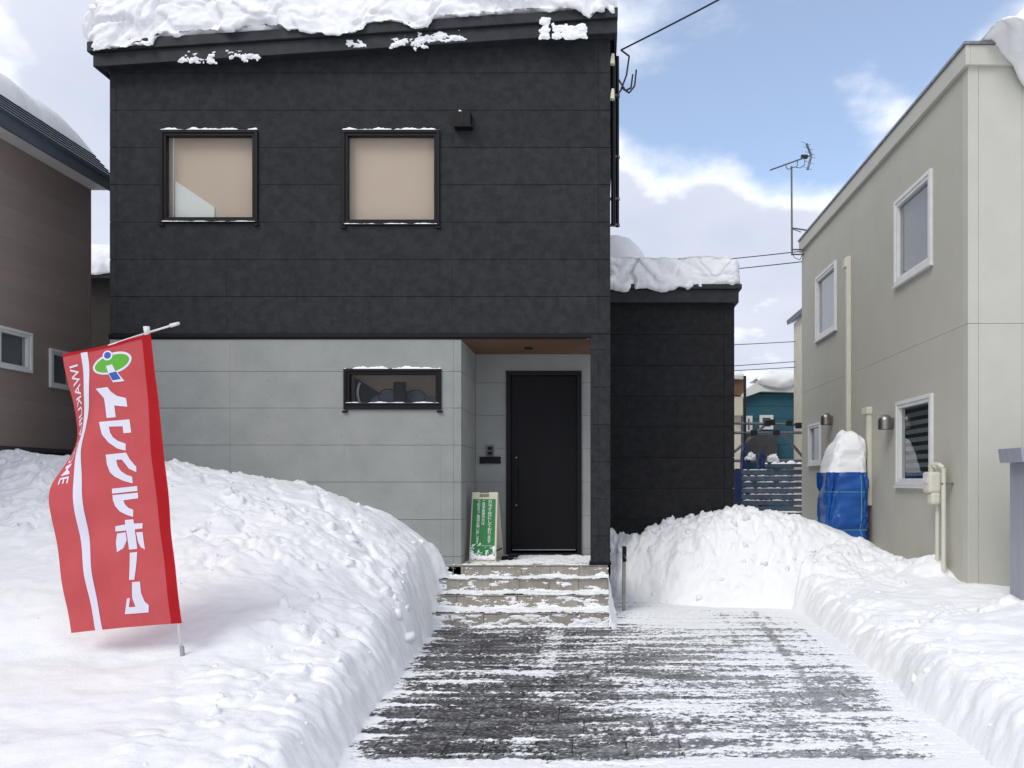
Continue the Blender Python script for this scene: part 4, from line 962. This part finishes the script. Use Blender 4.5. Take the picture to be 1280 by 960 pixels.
link('tarpaulin_top', grid_mesh('tarpaulin_top', np.stack([Pt, Pt*.5+ctr*.5, Pt*0+ctr], 1)), M['tarp'], tk)
for zq in (.42, .80):
    i = int(zq*59); m = MB(); m.tube([Vector(p)+(Vector(p)-Vector((3.50, 10.98, p[2]))).normalized()*.006 for p in Pw[::3, i]], .006, 5); m.build('cord', M['rope'], tk)
for a in (20, 62): 
    q = Pw[a+12]; m = MB(); m.tube([Vector(p)+(Vector(p)-Vector((3.50, 10.98, p[2]))).normalized()*.006 for p in q[::3]], .006, 5); m.build('cord', M['rope'], tk)
# snow cap on the tank: tall, leaning
th = np.linspace(0, 2*np.pi, 97); zv = np.linspace(0, 1, 50); T, Zq = np.meshgrid(th, zv, indexing='ij')
f = lambda a: np.sign(a)*np.abs(a)**.4
rad = np.clip(1-Zq**7, 0, 1)**.5
hx0 = 3.50+.065*Zq; capx = hx0+f(np.cos(T))*rad*(.275-.055*Zq)*(1+.07*fbm(np.cos(T)*2, np.sin(T)*2+Zq*4, 44, 4)); capy = 10.98+f(np.sin(T))*rad*(.30-.05*Zq)*(1+.07*fbm(np.cos(T)*2+5, np.sin(T)*2+Zq*4, 45, 4))
capz = tz1+.015+Zq*(zat(541, 10.9)-tz1)*(1-.35*sstep(.02, -.26, capx-3.50)*Zq+.12*fbm(capx*6, capy*6, 46, 3)*Zq)
tag(link('snow_heap', grid_mesh('snow_heap', np.stack([capx, capy, capz], -1)), M['snow']), 'tall leaning snow cap on top of the blue tarpaulin bundle', 'snow')

# aerial at the far corner of the beige house
an = thing('tv_aerial', 'thin television aerial on a mast at the far corner of the beige roof', 'aerial', at(990, 318, 14.35))
YA = 14.35; A_ = lambda x, y, dy=0: at(x, y, YA+dy)
MB().cyl(A_(990, 319), A_(989.4, 208), .019, .017, 10).build('mast', M['aerial'], an)
m = MB(); m.tube([A_(989.8, 285), A_(1010, 288)], .014, 6); m.tube([A_(989.8, 286), A_(1001, 290, -.2)], .010, 6); m.tube([A_(990, 312), A_(1006, 312)], .014, 6); m.tube([A_(990, 318), A_(1006, 318)], .014, 6); m.build('bracket', M['aerial'], an)
bo = MB().cyl(A_(963, 212.5, -.25), A_(1013, 194.5, .1), .014, .014, 8).build('boom', M['aerial'], an)
m = MB(); m.tube([A_(1008, 179.5, .08), A_(1014.2, 194.5, .1), A_(1009.5, 212, .08)], .022, 8); m.build('reflector', M['aerial'], an)
for k in range(14):
    q = k/13; p = A_(965, 212, -.24).lerp(A_(1002, 198.5, .05), q); m = MB(); m.cyl(p+Vector((.03, -.06, .0)), p-Vector((.03, -.06, .0)), .004, .004, 5); m.build('element', M['aerial'], an)
for k in range(3):
    for s_, e_ in (((1008, 179.5), (1014, 193)), ((1014, 196), (1009.5, 212))):
        p = A_(s_[0]+(e_[0]-s_[0])*k/2.2, s_[1]+(e_[1]-s_[1])*k/2.2, .09); MB().cyl(p+Vector((-.10, 0, .035)), p+Vector((.08, 0, -.028)), .004, .004, 5).build('element', M['aerial'], an)
m = MB(); m.tube([A_(982, 205), A_(983, 210), A_(986, 212), A_(989, 209.5), A_(996, 208.5), A_(997, 203), A_(997, 200)], .008, 6); m.build('clamp_loop', M['aerial'], an)
m = MB(); m.box(*(lambda p: (p.x-.07, p.x+.05, p.y-.03, p.y+.03, p.z-.03, p.z+.03))(A_(1006, 196, .05))); m.build('feed_box', M['joint'], an)
m = MB(); m.tube([A_(1006, 197), A_(1006, 206), A_(1000, 210), A_(995, 209)], .006, 5); m.tube([A_(991, 317), A_(993, 322), A_(1000, 325), A_(1003, 318)], .006, 5); m.build('lead', M['cable'], an)

# lavender grey metal cabinet at the right edge
cab = thing('metal_cabinet', 'lavender grey metal cabinet with overhanging cap at the right edge', 'cabinet', (4.4, 7.2, .25))
YC = 7.0; xc = xat(1262, 7.32); zc0, zc1 = .22, zat(578, YC)
MB().box(xc, xc+.9, YC, YC+.32, zc0, zc1).build('cabinet_body', M['lav'], cab, bevel=.006)
for k in range(3): MB().box(xc+.05+k*.29, xc+.30+k*.29, YC-.012, YC-.001, zc0+.06, zc1-.05).build('cabinet_panel', M['lav'], cab, bevel=.004)
MB().prism([(xc-.105, zc1+.135), (xc+1.0, zc1+.135), (xc+1.0, zc1+.002), (xc-.085, zc1+.002)], FRONT(YC), -.34, .06).build('cap', M['lav'], cab, bevel=.006)
MB().box(xc+.06, xc+.075, YC-.018, YC-.002, zc1-.05, zc1-.0).build('clip', M['white_frame'], cab)

# ================================================================== BROWN HOUSE (left)
XW = -6.60; bw = thing('brown_house', 'brown sided house with blue grey roof at the left edge', 'house', (-9, 8, 0))
RB = FACER(XW); yb1 = 10.0; zbase = 1.88; zeave = 5.28
def ur(px): return (XW)*FPX/(px-PX)
def zr(px, py): return CH-(py-PY)*ur(px)/FPX
WN = [(ur(-6), ur(38.5), zr(38.5, 467), zr(38.5, 417)), (ur(61), ur(92), zr(61, 484), zr(61, 435))]
nh = [(a+.02, c-.02, d+.02, e-.02) for a, c, d, e in WN]
m = MB()
for a, c, d, e in cells(3.0, yb1-.01, zbase, zeave, nh): m.box(a, c, d, e, -.14, -.014, RB)
m.box(-11.5, XW-.14, yb1-.13, yb1-.01, zbase, 5.3); m.box(-11.5, XW-.14, 3, 3.12, zbase, 5.3); m.build('wall_core', M['joint'], bw)
nb = 19; hb = (zeave-zbase)/nb
for k in range(nb):
    panel(bw, 'siding_board', M['brown'], RB, 3.0, yb1, zbase+k*hb+.0007, zbase+(k+1)*hb, -.014, 0, nh, bevel=0)
MB().box(XW-.05, XW+.004, yb1-.05, yb1+.004, zbase, zeave).build('corner_trim', M['brown'], bw)
MB().box(3, yb1-.01, 0, zbase-.05, -.3, -.05, RB).build('foundation', M['dfound'], bw)
MB().box(3, yb1, zbase-.05, zbase, -.05, .012, RB).build('base_flashing', M['dfound'], bw)
for r in WN:
    f = window(bw, RB, r, M['white_frame'], M['glass_grey'], fw=.055, out=.03, deep=-.06)
    MB().box(r[0]+.05, r[1]-.05, r[2]+.05, r[3]-.05, -.09, -.08, RB).build('pane_tone_sheet', M['blind'], f)  # sheet added behind the glass; its grey stands in for pale reflections
xe = XW+.26
MB().box(XW-.02, xe, 3, yb1+.02, zeave, zeave+.02).build('soffit', M['soffit'], bw)
MB().box(xe, xe+.03, 3, yb1+.03, zeave-.03, zeave+.16).build('fascia', M['blue_fascia'], bw, bevel=.004)
P0 = Vector((xe+.05, 0, zeave+.13)); P1 = Vector((XW-.02, 0, zeave+.50)); P2 = Vector((-9.2, 0, zeave+1.9))
nst = 6
for k in range(nst):
    a = P0.lerp(P1, k/nst); b_ = P0.lerp(P1, (k+1)/nst); n_ = Vector((.83, 0, .56))
    m = MB(); m.prism([(a.x+n_.x*.018, a.z+n_.z*.018), (b_.x+.004, b_.z+.002), (b_.x-.05, b_.z-.05), (a.x-.03, a.z-.03)], FRONT(0), -yb1-.04, -3); m.build('roof_course', M['blue_roof'], bw)
m = MB(); m.prism([(P1.x, P1.z), (P2.x, P2.z), (P2.x, P2.z-.12), (P1.x-.03, P1.z-.12)], FRONT(0), -yb1-.04, -3); m.build('roof_deck', M['blue_roof'], bw)
m = MB(); m.prism([(XW-.02, zeave), (XW-.02, zeave+.38), (P2.x, P2.z-.12), (P2.x, zeave)], FRONT(0), -yb1+.02, -yb1+.12); m.build('gable_wall', M['brown'], bw)
# snow on that roof
u = np.linspace(3, yb1+.06, 240); vv = np.linspace(0, 1, 40)
UU, VV = np.meshgrid(u, vv, indexing='ij')
lowx = P1.x+.035+.03*fbm(UU*1.6, VV*0, 62, 4); d = np.clip(VV-.0, 0, 1)*2.3
th_ = .23*np.sqrt(np.clip(d/.16, 0, 1))*(np.clip((yb1+.07-UU)/.5, .0, 1)**.5)
th_ = th_+fbm(UU*1.5, VV*6, 64, 4)*.02
sx_ = lowx-d*.88+.0; sz_ = P1.z-.005+d*.50+th_
sz_ = np.where(VV == 0, P1.z-.03, sz_)
tag(link('roof_snow', grid_mesh('roof_snow', np.stack([sx_, UU, sz_], -1)), M['snow']), 'smooth snow layer on the blue grey roof of the brown house', 'snow')

# house seen in the gap behind
gh = thing('dark_brown_house', 'dark brown house glimpsed in the gap behind the brown house', 'house', (-10.6, 17, 0))
MB().box(-13, -8.2, 16, 21, 0, zat(345, 16)).build('wall', M['brown_dark'], gh)
MB().box(-13.2, -8.0, 15.7, 21.2, zat(352, 16), zat(340, 15.7)).build('eave', M['joint'], gh)
tag(snow_lip('roof_snow', (-13.1, 15.7, zat(340, 15.7)+.01), (-8.1, 15.7, zat(340, 15.7)+.01), 4, lambda u: .55+.05*fbm(u*.7, u*0, 33, 3), lambda u: .05+.05*fbm(u*1.4, u*0, 34, 3), None, 830, .05, .08, (.3, .3), .03), 'deep snow on the roof of the dark brown house in the gap', 'snow')

# ================================================================== FAR BACKGROUND (right gap)
YFc = 17.5
fe = thing('slat_fence', 'grey blue horizontal slat fence dusted with snow between the houses', 'fence', (5, YFc, .5))
x0, x1 = xat(905, YFc), xat(1022, YFc)
zt_, zb_ = zat(589, YFc), .45; ns = 10
for k in range(ns):
    z = zb_+(zt_-zb_)*k/(ns-1)
    s_ = MB().box(xat(926, YFc), x1, z-.075, z+.03, 0, .025, FRONT(YFc)).build('slat', M['slat'], fe, bevel=.003)
    if k > 3: cap_snow(FRONT(YFc), xat(926, YFc)+.05, x1, z+.03, .0, .03, .03, 350+k, s_, .1)
for px in (922, 957, 1010): MB().box(xat(px, YFc)-.05, xat(px, YFc)+.05, .3, zt_+.06, -.1, -.002, FRONT(YFc)).build('post', M['navy' if px == 922 else 'slat'], fe)
MB().box(xat(917.5, YFc), xat(926, YFc), .3, zat(587, YFc), .03, .06, FRONT(YFc)).build('end_board', M['navy'], fe)
b_ = MB().box(xat(957, YFc), x1, zat(584, YFc), zat(580, YFc), -.1, .1, FRONT(YFc)).build('top_rail', M['slat'], fe)
cap_snow(FRONT(YFc), xat(957, YFc), x1, zat(580, YFc), -.1, .1, .08, 371, b_)
# pipe scaffold behind the fence
YS = 18.6
scf = thing('pipe_scaffold', 'rusty steel pipe scaffold with clamps behind the slat fence', 'scaffold', (4.6, YS, .5))
S_ = lambda x, y, dy=0: at(x, y, YS+dy)
for a, b2 in (((908, 529), (1006, 531)), ((908, 541), (1006, 541)), ((905, 576), (1006, 576)), ((912, 570), (960, 528)), ((978, 541), (1006, 574)), ((931, 470), (931, 620)), ((1006, 500), (1006, 620)), ((956, 575), (956, 620))):
    MB().cyl(S_(*a), S_(*b2), .035, .035, 8).build('pipe', M['aerial'] if a[1] > 500 else M['joint'], scf)
for x, y in ((959, 529), (964, 528), (986, 529), (998, 532), (970, 541), (942, 541)):
    p = S_(x, y); m = MB(); m.box(p.x-.08, p.x+.08, p.y-.09, p.y+.02, p.z-.07, p.z+.07); m.build('clamp', M['joint'], scf, bevel=.02)
for i, (px, py, rx, rz, lb) in enumerate(((931, 577, .13, .30, 'navy blue tarp bundle left of the scaffold brace'), (952, 578, .11, .22, 'smaller navy blue bundle under the scaffold brace'))):
    o = dome('covered_bundle', (xat(px, 18.2), 18.2, .5), (rx, .2, zat(py, 18.2)-.5+rz), lb, 90+i, amp=.12, power=3); o.data.materials.clear(); o.data.materials.append(M['navy']); o['category'] = 'bundle'
for i, (px, py, lb) in enumerate(((937, 570, 'small snow clump on the blue bundle beside the scaffold'), (966, 572, 'small snow clump caught on the scaffold clamp'))):
    dome('snow_clump', (xat(px, 18.15), 18.15, zat(py, 18.15)-.1), (.13, .1, .16), lb, 95+i, amp=.3)
# teal house
YT = 28; te = thing('teal_house', 'teal blue house with snowy roof seen through the gap', 'house', (7, YT, 0))
tx0, tx1 = xat(929, YT), xat(1030, YT); tzt = zat(492, YT)
nbt = 10
MB().box(tx0+.02, tx1, YT+.02, YT+6, 0, tzt).build('wall_core', M['joint'], te)
for k in range(nbt): MB().box(tx0, tx1, k*tzt/nbt+.012, (k+1)*tzt/nbt, -.02, .03, FRONT(YT)).build('siding_board', M['teal'], te)
m = MB(); m.prism([(tx0-.3, tzt-.1), (tx0+.55, tzt+.45), (tx1, tzt+.45), (tx1, tzt-.02), (tx0+.6, tzt+.05), (tx0-.25, tzt-.25)], FRONT(YT), -6, .3); m.build('roof', M['white_frame'], te)
for a, c, d, e in ((931, 940, 541, 520), (949, 966, 537, 519)):
    f = ring(MB(), FRONT(YT), xat(a, YT), xat(c, YT), zat(d, YT), zat(e, YT), .10, .02, .09).build('window', M['white_frame'], te)
    MB().box(xat(a, YT)+.1, xat(c, YT)-.1, zat(d, YT)+.1, zat(e, YT)-.1, .025, .04, FRONT(YT)).build('pane', M['greyobj'], f)
MB().box(xat(930, YT), xat(968, YT), zat(572, YT), zat(545, YT), .03, .5, FRONT(YT)).build('carport_wall', M['darkroom'], te)
tag(snow_lip('roof_snow', (tx0+.45, YT-.35, tzt+.42), (tx1, YT-.35, tzt+.42), 4, lambda u: .36+.03*fbm(u, u*0, 37, 3), lambda u: .10+.18*np.clip(np.sin(u*2.2), 0, 1), None, 850, .06, .12, (.5, 0), .03), 'soft snow blanket on the teal house roof', 'snow')
# cream houses
ch = thing('cream_house', 'narrow sliver of cream house behind the beige house', 'house', (7, 22, 0))
MB().box(6.4, 10.5, 19.5, 25.05, 0, zat(404, 25)).build('wall', M['cream_wall'], ch)
MB().prism([(6.25, zat(404, 25)), (8.4, zat(404, 25)+.9), (8.4, zat(404, 25)+1.05), (6.22, zat(404, 25)+.14)], FRONT(25.3), 0, 6).build('roof', M['blue_roof'], ch)
f = MB().box(-23.9, -22.6, zat(498, 24), zat(455, 24), .0, .05, FACEL(6.4)).build('window', M['white_frame'], ch)
yh = thing('yellowish_house', 'pale yellow house with snowy eave far behind the rear wing', 'house', (3.8, 24, 0))
MB().box(2.0, xat(926, 24), 24, 29, 0, zat(492, 24)).build('wall', M['cream_wall'], yh)
m = MB(); m.prism([(2.0, zat(474, 23.6)), (xat(929, 23.6), zat(474, 23.6)), (xat(933, 23.6), zat(484, 23.6)), (xat(927, 23.6), zat(494, 23.6)), (2.0, zat(494, 23.6))], FRONT(23.6), -5, .0); m.build('eave', M['timber'], yh)
tag(snow_lip('roof_snow', (2.0, 23.5, zat(473, 23.5)), (xat(931, 23.5), 23.5, zat(473, 23.5)), 4, lambda u: u*0+.22, lambda u: u*0+.02, None, 860, .05, .08, (0, .3), .015), 'rounded snow on the eave of the pale yellow house', 'snow')
MB().box(xat(915, 24), xat(926, 24), zat(520, 24), zat(497, 24), .0, .35, FRONT(24)).build('balcony_box', M['cream_wall'], yh)

# ================================================================== CABLES
def cable(label, a, b2, sag, r, name='overhead_cable'):
    a, b2 = Vector(a), Vector(b2); pts = [a.lerp(b2, t)-Vector((0, 0, sag*4*t*(1-t))) for t in [k/24 for k in range(25)]]
    m = MB(); m.tube(pts, r, 6); return tag(m.build(name, M['cable'], None), label, 'cable')
sv = Vector((XR+.12, Y0+.02, 6.27)); pole_top = Vector((9.2, 1.4, 8.35))
s1 = cable('black service cable running up from the corner of the charcoal house', sv, pole_top, .38, .010)
m = MB(); m.tube([sv+Vector((0, 0, .0)), sv+Vector((.09, -.02, -.08)), sv+Vector((.06, 0, -.28)), sv+Vector((.0, .05, -.42)), sv+Vector((-.06, .06, -.5))], .010, 6)
m.tube([sv+Vector((-.03, .04, -.30)), sv+Vector((.05, .02, -.44)), sv+Vector((.11, .0, -.42)), sv+Vector((.13, 0, -.27))], .010, 6); m.tube([sv+Vector((.0, .03, -.40)), sv+Vector((.09, .01, -.47)), sv+Vector((.15, 0, -.40)), sv+Vector((.17, 0, -.22))], .010, 6)
tag(m.build('cable_loop', M['cable'], None), 'drooping loop of black wires under the service cable', 'cable')
up_ = thing('utility_pole', 'concrete utility pole carrying the service cable', 'pole', (9.2, 1.4, 0))
MB().cyl((9.2, 1.4, 0), (9.2, 1.4, 9.2), .17, .11, 16).build('pole_shaft', M['concrete'], up_, smooth=True)
MB().box(8.3, 10.1, 1.33, 1.47, 8.3, 8.4).build('crossarm', M['galv'], up_)
YW = 22
for k, (l, ya_, yb_) in enumerate((('upper of two wires meeting the aerial mast', 322.5, 314), ('wire just below the aerial mast bracket', 336, 327))):
    cable(l, at(700, ya_+17, YW), at(1003, yb_, 14.45) if k == 0 else at(1003.5, yb_, 14.5), .05, .009)
for k, (l, ya_, yb_) in enumerate((('single thin wire above the snowy roofs in the gap', 432, 427), ('upper wire of the close pair above the teal house', 461, 452), ('lower wire of the close pair above the teal house', 465, 459))):
    cable(l, at(760, ya_+5, 23.2), at(994, yb_, 24.9), .02, .011)
